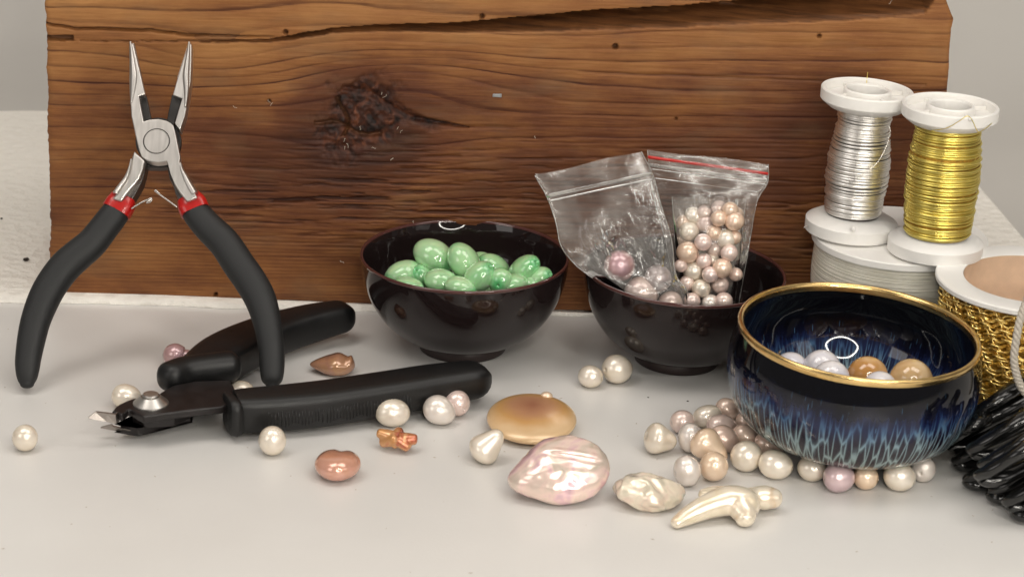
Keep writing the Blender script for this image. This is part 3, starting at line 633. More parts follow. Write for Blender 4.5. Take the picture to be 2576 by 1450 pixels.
def grip(cl, collar, wire_pts, hook):
    S = spline([(x, y, w_) for x, y, w_ in cl], 46)
    k = ppc(pd(300, 700)); path = [pd(x, y, .0) for x, y, _ in S]; ra = S[:, 2]/2/k
    V, F = tube(path, ra, np.minimum(ra*.92, .42), 28, up=NP, power=2.3, round1=.10, round0=.02)
    g = mk('grip', V, F, M['grip'], pl, smooth=60)
    S = spline([(x, y, w_) for x, y, w_ in collar], 10); path = [pd(x, y, .02) for x, y, _ in S]; ra = S[:, 2]/2/k
    V, F = tube(path, ra, np.minimum(ra*.8, .42), 28, up=NP, power=3.2, round0=.03); mk('collar', V, F, M['red'], pl, smooth=50)
    V, F = tube(spline([pd(x, y, o_) for x, y, o_ in wire_pts], 16), .020, .020, 8, up=NP); o = mk('spring_wire', V, F, M['wire_steel'], pl)
    V, F = tube(spline([pd(x, y, o_) for x, y, o_ in hook], 14), .017, .017, 8, up=NP); mk('hook', V, F, M['wire_steel'], o)
grip([(299, 524, 66), (286, 541, 72), (262, 572, 74), (231, 611, 77), (196, 641, 80), (162, 672, 82), (130, 715, 81), (108, 757, 79), (90, 805, 74), (79, 852, 70), (71, 900, 64), (69, 925, 60), (68, 950, 50), (68, 966, 34)],
     [(311, 497, 64), (303, 514, 74), (292, 532, 75)],
     [(330, 525, .30), (352, 511, .34), (382, 497, .38)], [(368, 511, .40), (372, 505, .42), (378, 503, .42), (383, 500, .40), (379, 507, .38), (370, 510, .38)])
grip([(486, 524, 66), (497, 540, 72), (525, 572, 76), (565, 612, 80), (600, 664, 82), (628, 704, 82), (652, 746, 80), (667, 790, 74), (677, 838, 68), (683, 885, 65), (684, 925, 62), (684, 955, 52), (684, 968, 30)],
     [(474, 497, 62), (483, 514, 76), (491, 532, 76)],
     [(446, 521, .30), (420, 502, .34), (389, 480, .40)], [(388, 481, .42), (392, 478, .44), (398, 484, .42), (402, 488, .40)])

# ------------------------------------------------------------------ flush cutters lying open on the table
def cz(cx, cy, z): return at(193.1+cx*.17494, 901.3+cy*.17494, z)
ct = root('flush_cutters', at(560, 1000, 0)*[1, 1, 0], 'black flush cutters lying open on the table with long rubber handles', 'cutters')
def hplate(name, poly, z1, z0, mat, bv=.03, fn=cz):
    top = [fn(x, y, z1) for x, y in poly]; bot = [np.array([p[0], p[1], z0]) for p in top]
    V, F = prism(top, bot)
    # make sure the winding faces outward
    a = sum(top[i][0]*top[(i+1) % len(top)][1]-top[(i+1) % len(top)][0]*top[i][1] for i in range(len(top)))
    if a < 0: F = [f[::-1] for f in F]
    o = mk(name, V, F, mat, ct, smooth=35)
    if bv: bevel(o, bv, 2, 35)
    return o
hplate('upper_lever', [(500, 766), (560, 690), (620, 648), (700, 610), (800, 572), (900, 550), (1030, 520), (1160, 520), (1225, 472), (1390, 380), (1700, 320), (2200, 300), (2300, 480), (2200, 640), (2080, 690), (1700, 728), (1300, 778), (960, 830), (870, 790), (790, 735), (740, 728), (690, 770), (650, 800), (612, 790), (585, 770)], .92, .72, M['plate'], .035)
hplate('lower_lever', [(620, 950), (720, 950), (745, 900), (720, 860), (780, 830), (950, 850), (1400, 800), (2000, 640), (2300, 420), (2300, 300), (1700, 300), (1500, 560), (1640, 800), (1400, 830), (1150, 915), (960, 975), (880, 990), (740, 970)], .42, .20, M['plate'], .03)
# joint block that fills the space between the levers
hplate('joint_block', [(800, 780), (960, 850), (1400, 820), (1640, 700), (1500, 560), (1100, 560), (850, 650)], .66, .36, M['plate'], .02)
def wedge(name, pts):
    V = np.array([p for p in pts]); n = len(V)//2; back = V+np.array([0, .07, 0])
    V = np.vstack([V, back]); tot = n*2
    F = []
    for i in range(n-1): F += [(i, i+n, i+1+n, i+1)]; F += [(i+tot, i+1+tot, i+1+n+tot, i+n+tot)]
    F += [(n*i, n*i+1, n*i+1+tot, n*i+tot) for i in (0,)]
    F += [(i, i+1, i+1+tot, i+tot) for i in range(1, n-1)]+[(n+i, n+i+tot, n+i+1+tot, n+i+1) for i in range(n-1)]
    F += [(0, tot, tot+n, n), (n-1, 2*n-1, tot+2*n-1, tot+n-1)]
    return mk(name, V, F, M['blade'], ct, smooth=False)
wedge('blade', [cz(165, 846, .84), cz(268, 767, .935), cz(420, 783, .935), cz(555, 803, .93), cz(588, 770, .93),
               cz(165, 853, .82), cz(270, 878, .76), cz(430, 908, .70), cz(568, 936, .64), cz(612, 898, .66)])
wedge('blade', [cz(340, 992, .30), cz(495, 948, .42), cz(520, 975, .42), cz(640, 1000, .38), cz(760, 1020, .34),
               cz(340, 998, .28), cz(480, 1022, .24), cz(600, 1042, .22), cz(730, 1062, .2), cz(872, 1086, .18)])
bc = cz(1065, 640, .93)
V, F, _ = lathe([(.46, -.06), (.45, .02), (.42, .05), (.25, .20), (.235, .20), (.225, .16), (.0, .16)], 40, bc); bo = mk('bolt', V, F, M['steel'], ct, smooth=35)
V, F, _ = lathe([(.215, .12), (.215, .235), (.19, .265), (.001, .275)], 32, bc); mk('bolt_head', V, F, M['steel'], bo, smooth=35)
def handle(top, wid, hgt, rx0, rx1, z=1.12, seg=24):
    S = spline([(x, y, w_, h_) for (x, y), w_, h_ in zip(top, wid, hgt)], 44)
    path = [at(x, y, z)-np.array([0, 0, h_/2]) for x, y, _, h_ in S]
    V, F = tube(path, S[:, 2]/2, S[:, 3]/2, seg, power=4.2, round0=rx0, round1=rx1)
    return mk('handle_sleeve', V, F, M['rubber'], ct, smooth=50)
handle([(592, 990), (625, 987), (700, 981), (800, 971), (900, 957), (1000, 942), (1090, 928), (1180, 917)], [1.0, 1.12, 1.2, 1.25, 1.25, 1.25, 1.22, 1.1], [.96, .98, .98, .98, .96, .94, .92, .86], .02, .62)
handle([(478, 918), (510, 893), (560, 857), (620, 826), (700, 796), (780, 775), (850, 763)], [1.0, 1.25, 1.45, 1.4, 1.25, 1.1, .95], [.96, .98, .98, .98, .95, .9, .8], .10, .5)
# flared lip of the front sleeve, thumb stop of the rear one
pth = [at(x, y, 1.14)-np.array([0, 0, .5]) for x, y in [(572, 996), (580, 995), (590, 993)]]
V, F = tube(pth, [.50, .55, .52], [.48, .51, .49], 24, power=4.2, round0=.04, round1=.03); mk('sleeve_lip', V, F, M['rubber'], ct, smooth=50)
pth = spline([at(x, y, .95) for x, y in [(430, 948), (460, 937), (500, 930), (540, 925), (578, 921)]], 16)
V, F = tube(pth, .40, [.40]*16, 24, power=2.6, round0=.34, round1=.3); mk('thumb_stop', V, F, M['rubber'], ct, smooth=60)
# fine ribs on the side of the front sleeve
parts = []
for i in range(46):
    x = 640+i*8.2; f0 = (x-592)/(1180-592)
    yt = np.interp(x, [592, 700, 800, 900, 1000, 1090, 1180], [1003+6, 1003, 994, 981, 967, 950, 938]); 
    c = at(x, np.interp(x, [592, 700, 800, 900, 1000, 1090, 1180], [990, 981, 971, 957, 942, 928, 917]), 1.12)
    tx = at(x+6, np.interp(x+6, [592, 700, 800, 900, 1000, 1090, 1180], [990, 981, 971, 957, 942, 928, 917]), 1.12)-c; tx /= np.linalg.norm(tx); nn = np.array([tx[1], -tx[0], 0])
    hw = np.interp(x, [592, 700, 800, 1000, 1180], [.50, .60, .625, .625, .57])
    a_ = c+nn*(hw+.004)-np.array([0, 0, .36+.04*math.sin(i*1.7)]); b_ = c+nn*(hw+.004)-np.array([0, 0, .72+.05*math.sin(i)])
    parts.append(tube([a_, (a_+b_)/2, b_], .018, .012, 6, up=nn))
V, F = join(parts); tag(mk('sleeve_ribs', V, F, M['rubber'], ct), kind='stuff')
for px in (1120, 1148, 1176):
    c = at(px, np.interp(px, [1090, 1180], [947, 935])+4, 1.04); V, F, _ = lathe([(.001, .03), (.04, .02), (.055, -.02)], 10, c); mk('sleeve_dot', V, F, M['rubber'], ct)

# ------------------------------------------------------------------ bowls
def bowl(name, label, prof, seg, c, axes, mat):
    r = root(name, c, label, 'bowl'); V, F, UV = lathe(prof, seg, c, axes); mk('bowl_body', V, F, mat, r, uv=UV); return r
def rise(px, py, foot):                              # height at which the vertical over foot meets that image row
    z = 0
    for zt in np.linspace(0, 8, 801):
        x_, y_ = proj(np.array([foot[0], foot[1], zt]))
        if y_ <= py: return zt
foot1 = at(1163, 873, 0); H1 = rise(0, 641, foot1); R1 = 261.5/ppc(foot1+[0, 0, 2.5])
def cup_profile(R, H, fr=.42):
    out = [(R*fr*.9, 0), (R*fr, .03), (R*(fr+.015), H*.09), (R*(fr-.01), H*.125)]
    for k in range(1, 17):
        t = k/16; a = t*PI/2
        out.append((R*(fr+(1-fr)*math.sin(a)**1.08), H*(.125+.875*(1-math.cos(a))**.97)))
    out[-1] = (R, H)
    return out
def cup(label, foot, R, H, tilt=(0, 0)):
    up = np.array([math.sin(tilt[0]), math.sin(tilt[1]), 1.]); up /= np.linalg.norm(up)
    ex = np.array([1., 0, 0])-up*up[0]; ex /= np.linalg.norm(ex); ey = np.cross(up, ex); A = [ex, ey, up]
    o = cup_profile(R, H); th = .13
    r = root('small_bowl', foot, label, 'bowl')
    # outer wall, rounded rim, inner wall with the rim and foot as parts
    outer = o[3:-1]+[(R-.004, H-.04)]; V, F, UV = lathe(outer, 96, foot, A)
    inn = [(R-.05, H-.02)]+[(max(rr-th*1.05, .01), hh+.03*(1-hh/H)+(.0 if hh > H*.3 else .06)) for rr, hh in o[::-1][1:-4]]
    inn += [(R*.30, H*.20), (R*.12, H*.185), (.001, H*.18)]
    V2, F2, _ = lathe(inn, 96, foot, A)
    Vj, Fj = join([(V, [f for f in F]), (V2, F2)]); mk('bowl_body', Vj, Fj, M['black_bowl'], r)
    e = o[-2]; rim = [(R-.012, H-.075), (R+.012, H-.05), (R+.014, H-.005), (R, H+.022), (R-.035, H+.027), (R-.065, H+.005), (R-.075, H-.04)]
    V, F, _ = lathe(rim, 96, foot, A); mk('rim', V, F, M['bowl_rim'], r)
    V, F, _ = lathe([(.001, .06), (o[0][0]*.8, .06), (o[0][0]*.85, 0)]+o[:4], 64, foot, A); mk('foot_ring', V, F, M['foot'], r)
    return r
cup('glossy black bowl full of green jade beads', foot1, R1, H1)
foot2 = at(1700, 905, 0); H2 = rise(0, 676, foot2); R2 = 254/ppc(foot2+[0, 0, 2.5])
cup('glossy black bowl holding two plastic bags of pearls', foot2, R2, H2, (.035, .0))

# blue glazed bowl, tilted on the pearls beneath
fb = at(2118, 1126, 0.12); Rb = 303/ppc(fb+[0, 0, 3]); 
upb = np.array([.05, -.03, 1.]); upb /= np.linalg.norm(upb); exb = np.array([1., 0, 0])-upb*upb[0]; exb /= np.linalg.norm(exb); eyb = np.cross(upb, exb); AB = [exb, eyb, upb]
Hb = rise(0, 838, fb)-.10
fb = fb+np.array([0, 0, .10])
ob = [(.40, 0), (.43, .03), (.44, .07), (.46, .085), (.62, .10), (.78, .155), (.90, .24), (.975, .34), (1.02, .45), (1.045, .56), (1.055, .66), (1.05, .76), (1.03, .85), (1.005, .93), (.99, .975)]
ob = [(r_*Rb, h_*Hb) for r_, h_ in ob]; xs = spline([(a, b) for a, b in ob[3:]], 40); ob = ob[:3]+[tuple(q_) for q_ in xs]
rb_ = root('glazed_bowl', fb, 'blue drip-glazed bowl with a gilded rim tilted on a ring of pearls', 'bowl')
V, F, UV = lathe(ob[2:], 128, fb, AB)
vv = np.array([u_[1] for u_ in UV]); hh = (V-fb)@upb/Hb; mk('bowl_body', V, F, M['glaze'], rb_, uv=np.stack([np.array(UV)[:, 0], hh], 1))
inn = [(Rb*.965, Hb*.985), (Rb*.97, Hb*.94), (Rb*.985, Hb*.86), (Rb*.99, Hb*.74), (Rb*.96, Hb*.60), (Rb*.90, Hb*.46), (Rb*.78, Hb*.31), (Rb*.6, Hb*.20), (Rb*.35, Hb*.14), (.001, Hb*.125)]
xs = spline(inn, 50); V, F, UV = lathe([tuple(q_) for q_ in xs], 128, fb, AB); hh = (V-fb)@upb/Hb
mk('bowl_inside', V, F, M['glaze'], rb_, uv=np.stack([np.array(UV)[:, 0], hh*1.08+.09], 1))
rim = [(Rb*.994, Hb*.945), (Rb*1.008, Hb*.98), (Rb*1.005, Hb*1.004), (Rb*.990, Hb*1.015), (Rb*.972, Hb*1.010), (Rb*.958, Hb*.990), (Rb*.956, Hb*.950)]
V, F, _ = lathe([tuple(q_) for q_ in spline(rim, 14)], 128, fb, AB); mk('rim', V, F, M['gold_rim'], rb_)
V, F, _ = lathe([(.001, .1), (ob[0][0]*.85, .1), (ob[0][0]*.9, 0)]+ob[:3], 64, fb, AB); mk('foot_ring', V, F, M['foot'], rb_)

# ------------------------------------------------------------------ pearls and beads
def blob_mesh(a, b, c, kind='egg', nu=30, nv=20, seed=0, hole=True):
    """long axis x; drilled along x when hole"""
    rs = np.random.RandomState(seed); ph = rs.rand(6)*6.28
    V = []; m = nv+1
    ths = list(np.linspace(0, PI, nv+1))
    if hole: ths[0] = .0; ths[1] = .12; ths[-1] = PI; ths[-2] = PI-.12
    for i in range(nu):
        p = 2*PI*i/nu
        for j, th in enumerate(ths):
            x = math.cos(th); s = math.sin(th); y, z = s*math.cos(p), s*math.sin(p)
            k = 1.0
            if kind == 'egg': k = 1-.07*x+.012*math.sin(2*p+ph[0])+.015*math.sin(3*th+ph[1])
            elif kind == 'drop': k = (1-.26*x-.10*math.sin(3.2*x+.5)); 
            elif kind == 'ringed': k = 1-.05*x+.02*math.sin(9*x)
            elif kind == 'round': k = 1+.008*math.sin(2*p+ph[0])
            elif kind == 'olive': k = 1-.02*abs(x)
            elif kind == 'button': k = 1
            vx, vy, vz = x*a, y*b*k, z*c*k
            if kind == 'button' and z < 0: vz *= .75
            if hole and j in (0, nv): vx *= .62
            V.append((vx, vy, vz))
    return np.array(V), grid_faces(nu, m, True)
PEARLS = []
def pearl(px, py, w_, h_, rot, matk, kind, label, group=None, z=None, y=None, yaw=None, cat='pearl', name='pearl', hole=True, depth=None, seed=0, sit=True):
    """w_, h_ half sizes seen; rot degrees clockwise in the picture; z rests on the table unless given; y places it at a depth"""
    w_ *= 1.05; h_ *= 1.05
    k = ppc(at(px, py, .4)) if y is None else ppc(aty(px, py, y)); a, c = w_/k, h_/k
    a_, c_ = (a, c)
    b_ = (a+c)/2*.98 if depth is None else depth
    th = math.radians(rot)
    lo = math.sqrt((a_*math.sin(th))**2+(c_*math.cos(th))**2)
    if y is not None: P = aty(px, py, y)
    else: P = at(px, py, lo if z is None else z)
    V, F = blob_mesh(a_, b_, c_, kind, seed=seed or len(PEARLS)+1, hole=hole)
    yw = random.uniform(-.5, .5) if yaw is None else yaw
    Rm = np.array(Matrix.Rotation(th, 3, 'Y') @ Matrix.Rotation(yw, 3, 'Z'))
    o = mk(name, V, F, PM[matk] if matk in PM else M[matk], org=(0, 0, 0)); o.location = Vector(P)
    o.rotation_euler = Euler((0, 0, yw), 'XYZ'); o.rotation_euler = (Matrix.Rotation(th, 3, 'Y') @ Matrix.Rotation(yw, 3, 'Z')).to_euler()
    tag(o, label, cat, group); PEARLS.append(o); return o
G1 = 'loose pearls scattered on the table'
pearl(63, 1100, 31, 33, 0, 'white', 'round', 'round white pearl alone at the far left edge of the table', G1, yaw=.2)
pearl(318, 996, 36, 30, 10, 'white', 'egg', 'cream oval pearl behind the jaws of the flush cutters', G1, yaw=.1)
pearl(607, 982, 32, 25, 8, 'white', 'round', 'white button pearl showing between the two cutter handles', G1)
pearl(685, 1107, 33.5, 36, 0, 'white', 'round', 'round cream pearl in front of the lower cutter handle', G1)
pearl(987, 1036, 43, 35, 8, 'white', 'egg', 'oval white pearl touching the front handle, leftmost of three', G1, yaw=.2)
pearl(1105, 1031, 41, 34, 22, 'cool', 'egg', 'tilted oval white pearl in the middle of three by the handle', G1, yaw=-.3)
pearl(1149, 1013, 33, 32, 20, 'pink', 'egg', 'small drilled pale pearl behind the tilted oval one', G1, yaw=-.9)
pearl(1485, 946, 31, 27, 0, 'white', 'round', 'smaller white pearl of the pair in front of the bag bowl', G1)
pearl(1553, 927, 39, 34, 10, 'white', 'egg', 'larger white pearl of the pair in front of the bag bowl', G1, yaw=.6)
pearl(1228, 1118, 46, 36, -48, 'white', 'drop', 'knobbly pear-shaped white pearl beside the golden coin pearl', G1, yaw=.1, hole=False)
G2 = 'pearls heaped beside the blue bowl'
heap = [(1662, 1104, 38, 33, 18, 'white', 'drop', 'white teardrop pearl at the left tip of the heap'),
 (1716, 1060, 29, 27, 0, 'pink', 'round', 'pale round pearl at the upper left of the heap'),
 (1737, 1100, 29, 34, 0, 'cool', 'egg', 'cool white drilled pearl right of the teardrop pearl'),
 (1779, 1045, 34, 25, -14, 'white', 'egg', 'greenish white oval pearl at the top of the heap'),
 (1830, 1028, 29, 24, 25, 'mauve', 'egg', 'mauve pearl at the very back of the heap against the bowl'),
 (1815, 1070, 36, 25, 8, 'pink', 'egg', 'pale pink oval pearl in the middle of the heap'),
 (1822, 1103, 38, 29, 38, 'mauve', 'egg', 'glossy dusky pink pearl tilted in the middle of the heap'),
 (1786, 1125, 47, 34, 35, 'peach', 'drop', 'large peach drop-shaped pearl in the front of the heap'),
 (1875, 1095, 32, 24, 18, 'mauve', 'egg', 'brownish mauve pearl beside the wall of the blue bowl'),
 (1879, 1060, 27, 21, 20, 'mauve', 'egg', 'small dull pearl half hidden behind the blue bowl wall'),
 (1728, 1183, 31, 36, -8, 'cool', 'ringed', 'silvery white drilled pearl below the heap near the wrinkled pearl'),
 (1795, 1172, 33, 34, 0, 'peach', 'round', 'round peach pearl at the bottom of the heap'),
 (1877, 1146, 37, 35, -10, 'white', 'round', 'round ivory pearl between the heap and the bowl foot'),
 (1935, 1117, 37, 25, 28, 'mauve', 'egg', 'shaded mauve grey pearl tucked under the bowl wall'),
 (1951, 1167, 40, 33, 6, 'white', 'egg', 'oval ivory pearl standing in front of the shaded mauve grey one')]
for i, h in enumerate(heap): h = (h[0], h[1], h[2]*1.06, h[3]*1.06)+tuple(h[4:]); pearl(*h[:7], h[7], G2, seed=i+20)
G3 = 'pearls in a row under the front of the blue bowl'
row = [(2042, 1177, 36, 31, 4, 'white', 'olive', 'ivory pearl at the left end of the row under the blue bowl'),
 (2110, 1200, 38.5, 36, 0, 'lavp', 'egg', 'lilac pink pearl nearest the viewer under the blue bowl'),
 (2177, 1199, 31, 30.5, 0, 'peach', 'round', 'small peach pearl right beside the lilac pink one'),
 (2262, 1197, 39.5, 35, 12, 'white', 'egg', 'large champagne pearl fourth in the row under the blue bowl'),
 (2322, 1177, 32, 32, 0, 'cool', 'egg', 'silvery drilled pearl at the right end of the row')]
PM['lavp'] = pearl_mat('pearl_lilac', lin(218, 192, 196), lin(222, 196, 198), lin(184, 154, 162))
for i, h in enumerate(row): pearl(*h[:7], h[7], G3, seed=i+40, yaw=(1.2 if i == 4 else None))

def shaped(name, P, V, F, mat, label, cat='pearl', group=None, sub=1):
    o = mk(name, V+P, F, mat, org=P)
    if sub: s_ = o.modifiers.new('smooth', 'SUBSURF'); s_.levels = sub; s_.render_levels = sub
    return tag(o, label, cat, group)
def disc_blob(a, b, c, fn, nu=72, nv=36):
    V = []
    for i in range(nu):
        p = 2*PI*i/nu
        for j in range(nv+1):
            th = PI*j/nv; s = math.sin(th); x, y, z = s*math.cos(p), s*math.sin(p), math.cos(th)
            V.append(fn(x, y, z, p, th, a, b, c))
    return np.array(V), grid_faces(nu, nv+1, True)
def rough3(V, amp, f0, seed, n=3):
    r = np.linalg.norm(V, axis=1); d = V/np.maximum(r, 1e-6)[:, None]
    q_ = fbm(V[:, 0]*f0+5+V[:, 2]*.7*f0, V[:, 1]*f0+9-V[:, 2]*.6*f0, n, seed); rid = 1-np.abs(q_*2-1)*2
    return V+d*(amp*(rid-.4))[:, None]
# lavender baroque with a ringed tail
P = at(443, 893, .36); k = ppc(P)
S = spline([(-34/k, 0, 0, .02), (-30/k, 0, 0, .17), (-22/k, 0, 0, .28), (-5/k, 0, .0, .36), (8/k, 0, -.02, .33), (18/k, 0, -.05, .27), (23/k, 0, -.05, .24), (27/k, 0, -.06, .25), (31/k, 0, -.07, .21), (36/k, 0, -.08, .20), (42/k, 0, -.1, .14), (46/k, 0, -.1, .02)], 46)
V, F = tube(S[:, :3], S[:, 3]*.92, S[:, 3]*.92, 26); shaped('baroque_pearl', P, V, F, PM['lav'], 'lavender baroque pearl with a ringed tail behind the cutter handle', group=None, sub=0)
# bronze petal
P = at(836, 917, .22); k = ppc(P)
def fpet(x, y, z, p, th, a, b, c):
    taper = (1-.40*sm(.2, -1, x))*(1-.10*sm(.6, 1, x))
    zz_ = z*c*(1+.15*x)
    return (x*a, y*b*taper, zz_*taper**.6+0)
V, F = disc_blob(58/k, .46, .27, fpet); V = rough3(V, .016, 2.0, 81, 2)
V[:, 2] += .11*np.exp(-((V[:, 0]*k-48)/7)**2)*(V[:, 2] > .02)+.05*np.exp(-((V[:, 0]*k-15)/16)**2)*(V[:, 2] > .05)
shaped('petal_pearl', P, V, F, PM['bronze'], 'bronze petal-shaped pearl with a pointed corner between the cutter handles', sub=0)
# rose button coin with a dimple
P = at(849, 1166, .33); k = ppc(P)
def fcoin(x, y, z, p, th, a, b, c):
    sx_ = abs(math.sin(th))**.75; xx, yy = sx_*math.cos(p), sx_*math.sin(p)
    d = math.exp(-((xx-.12)/.22)**2-((yy-.70)/.34)**2)*.05
    return (xx*a*(1+.03*math.sin(2*p+1)), yy*b*(1+.04*math.sin(3*p)), z*c*(1-.12*yy)-d*(z > 0))
V, F = disc_blob(57/k, .62, .30, fcoin); V = rough3(V, .012, 1.5, 3)
shaped('coin_pearl', P, V, F, PM['rose'], 'thick rose copper coin pearl alone in front of the cutters', sub=0)
# golden flat coin with a nub
P = at(1337, 1052, .30); k = ppc(P)
def fgold(x, y, z, p, th, a, b, c):
    sx_ = abs(math.sin(th))**.62; xx, yy = sx_*math.cos(p), sx_*math.sin(p)
    return (xx*a, yy*b, z*c*.8+.05*(z > 0)*(1-xx*xx-yy*yy)+.10*yy)
V, F = disc_blob(113/k, 1.28, .26, fgold); gp = root('coin_pearl', P*[1, 1, 0], 'large golden brown flat coin pearl with a tiny nub on its rim', 'pearl')
mk('disc', V+P, F, PM['gold'], gp)
q_ = at(1374, 996, .50); V, F = disc_blob(.17, .15, .12, lambda x, y, z, p, th, a, b, c: (x*a, y*b, z*c)); mk('nub', V+q_, F, PM['peach'], gp)
# big iridescent baroque
P = at(1405, 1172, .78); k = ppc(P)
def fir(x, y, z, p, th, a, b, c):
    # outline pointed at the lower left, blunt at right
    u, v = x, z
    r_ = 1+.10*math.cos(2*(p))*0
    xx = x*a; zz_ = z*c*(1-.30*sm(.0, -1, x)+.04*x)-.16*sm(-.2, -1, x)*c*1.2
    return (xx, y*b+.16*z, zz_)
V, F = disc_blob(130/k, .50, .90, fir, 110, 60)
qx = V[:, 0]; qz = V[:, 2]; nf_ = fbm(qx*1.5+3, qz*2.0+V[:, 1]*.8+7, 4, 90); rd = (1-np.abs(nf_*2-1)*3.0)
rd2 = np.exp(-((qz-.42+.22*qx)/.07)**2)*sm(-.6, .2, qx)-.9*np.exp(-((qz-.30+.24*qx)/.06)**2)*sm(-.4, .3, qx)
fwd_ = np.clip(-V[:, 1]/.5, 0, 1); V = V+np.stack([0*qx, -(rd*.030+rd2*.07+.02*fbm(qx*3, qz*3, 2, 91))*fwd_, .03*rd*(1-fwd_)], 1)
Rm = np.array(Matrix.Rotation(math.radians(-38), 3, 'X')@Matrix.Rotation(math.radians(-6), 3, 'Y')); V = V@Rm.T; V[:, 2] -= V[:, 2].min()+P[2]-.0
V[:, 2] += 0; V = V+np.array([0, 0, 0]); V[:, 2] = V[:, 2]
shaped('baroque_pearl', P, V, F, PM['irid'], 'big iridescent pink and cream baroque pearl with ridged face', sub=0)
# wrinkled keshi
P = at(1627, 1236, .34); k = ppc(P)
V, F = disc_blob(90/k, .62, .36, lambda x, y, z, p, th, a, b, c: (x*a*(1+.05*math.sin(5*p)), y*b*(1+.08*math.sin(4*p+1)), z*c-.05*x), 90, 44)
V = rough3(V, .10, 2.0, 95, 2); V = rough3(V, .022, 5, 96, 2); V[:, 2] = np.maximum(V[:, 2], -.33)
shaped('keshi_pearl', P, V, F, PM['keshi'], 'wrinkled flat white pearl between the iridescent one and the heap', sub=0)
# branching stick pearl (skin-like union of tapered limbs)
def stick():
    P = at(1825, 1282, 0); pa = []
    def limb(pts, sub=22):
        S = spline([tuple(at(x, y, z))+(r_,) for x, y, z, r_ in pts], sub); return tube(S[:, :3], S[:, 3]*1.22, S[:, 3]*1.1, 20, round0=S[0, 3]*.9, round1=S[-1, 3]*.9)
    pa.append(limb([(1700, 1314, .16, .13), (1730, 1296, .24, .20), (1780, 1272, .38, .27), (1830, 1258, .44, .33), (1868, 1262, .42, .33), (1885, 1275, .36, .25)]))
    pa.append(limb([(1850, 1262, .40, .28), (1890, 1252, .38, .24), (1925, 1250, .36, .27), (1948, 1252, .34, .22)]))
    pa.append(limb([(1838, 1255, .42, .28), (1800, 1245, .40, .22), (1768, 1243, .38, .14)]))
    pa.append(limb([(1860, 1268, .40, .3), (1872, 1292, .28, .25), (1874, 1304, .22, .2)]))
    V, F = join(pa); o = mk('stick_pearl', V, F, PM['stick'], org=P)
    rm = o.modifiers.new('fuse', 'REMESH'); rm.mode = 'VOXEL'; rm.voxel_size = .028; rm.use_smooth_shade = True
    s_ = o.modifiers.new('smooth', 'SMOOTH'); s_.factor = .7; s_.iterations = 9
    tag(o, 'creamy branching stick pearl lowest on the table', 'pearl')
stick()
# star pearl
def star():
    c = at(1000, 1104, 0); pa = []
    arms = [((-46, -14, .50), .17), ((2, -20, .52), .16), ((44, 2, .42), .19), ((-38, 10, .24), .18), ((26, 22, .24), .18), ((-8, 18, .24), .13)]
    for (dx_, dy_, z), r_ in arms:
        a = at(1000+dx_*.15, 1102+dy_*.15, .34); b = at(1000+dx_, 1102+dy_, z*.8)
        pa.append(tube([a, a*.5+b*.5, b], [.22, (r_+.2)/2, r_*.8], [.17, .16, r_*.75], 16, round0=.1, round1=.07))
    V, F = join(pa); o = mk('star_pearl', V, F, PM['star_o'], org=c)
    rm = o.modifiers.new('fuse', 'REMESH'); rm.mode = 'VOXEL'; rm.voxel_size = .024; rm.use_smooth_shade = True
    s_ = o.modifiers.new('smooth', 'SMOOTH'); s_.factor = .6; s_.iterations = 5
    tag(o, 'small knobbly star-shaped pearl in orange and pink', 'pearl')
star()

# ------------------------------------------------------------------ jade beads in the left bowl
GJ = 'green jade beads in the black bowl'
JY = foot1[1]
jade = [(1014, 682, 42, 27, -16, -.6, 'oval jade bead at the left end of the pile'),
 (1091, 637, 47, 33, 22, -.3, 'largest jade bead on top of the pile at left'),
 (1167, 651, 44, 31, 52, -.9, 'pale jade bead on top of the pile leaning right'),
 (1110, 702, 38, 27, 10, -1.5, 'jade bead with a green drilled end low in the front'),
 (1204, 690, 40, 29, -52, -1.6, 'upright jade bead with a ring highlight in front centre'),
 (1241, 664, 38, 25, 30, -.3, 'jade bead behind the drilled one right of centre'),
 (1259, 700, 25, 28, 0, -1.7, 'jade bead facing forward with its drill hole showing'),
 (1318, 671, 42, 26, -46, -.9, 'slanting jade bead second from the right'),
 (1354, 694, 34, 23, -38, -1.1, 'jade bead at the right end of the pile'),
 (1062, 690, 30, 24, 60, -.7, 'small shaded jade bead behind the drilled one at left'),
 (1028, 711, 34, 17, 5, -1.7, 'jade bead lying lowest at the left rim'),
 (1158, 716, 36, 22, 12, -2.0, 'jade bead lying low in the middle front'),
 (1290, 708, 34, 22, -10, -1.6, 'jade bead lying low at the right front'),
 (1210, 655, 30, 24, 10, .2, 'jade bead hidden behind the pale leaning one'),
 (1330, 712, 30, 20, -10, -1.3, 'jade bead lowest at the right rim')]
for i, (x, y, a, c, rot, dyy, lb) in enumerate(jade):
    pearl(x, y+7, a*1.16, c*1.18, rot, 'jade', 'olive', lb, GJ, y=JY+dyy, yaw=(1.35 if i == 6 else random.choice((-.5, -.3, .3, .55))), cat='bead', name='jade_bead', seed=60+i)
for o in PEARLS[-15:]:                                   # normalise the dye coordinate: scale lives on the object
    me = o.data; xs = [v.co.x for v in me.vertices]; mxx = max(xs)
    for v in me.vertices: v.co = v.co/mxx
    o.scale = (mxx, mxx, mxx)
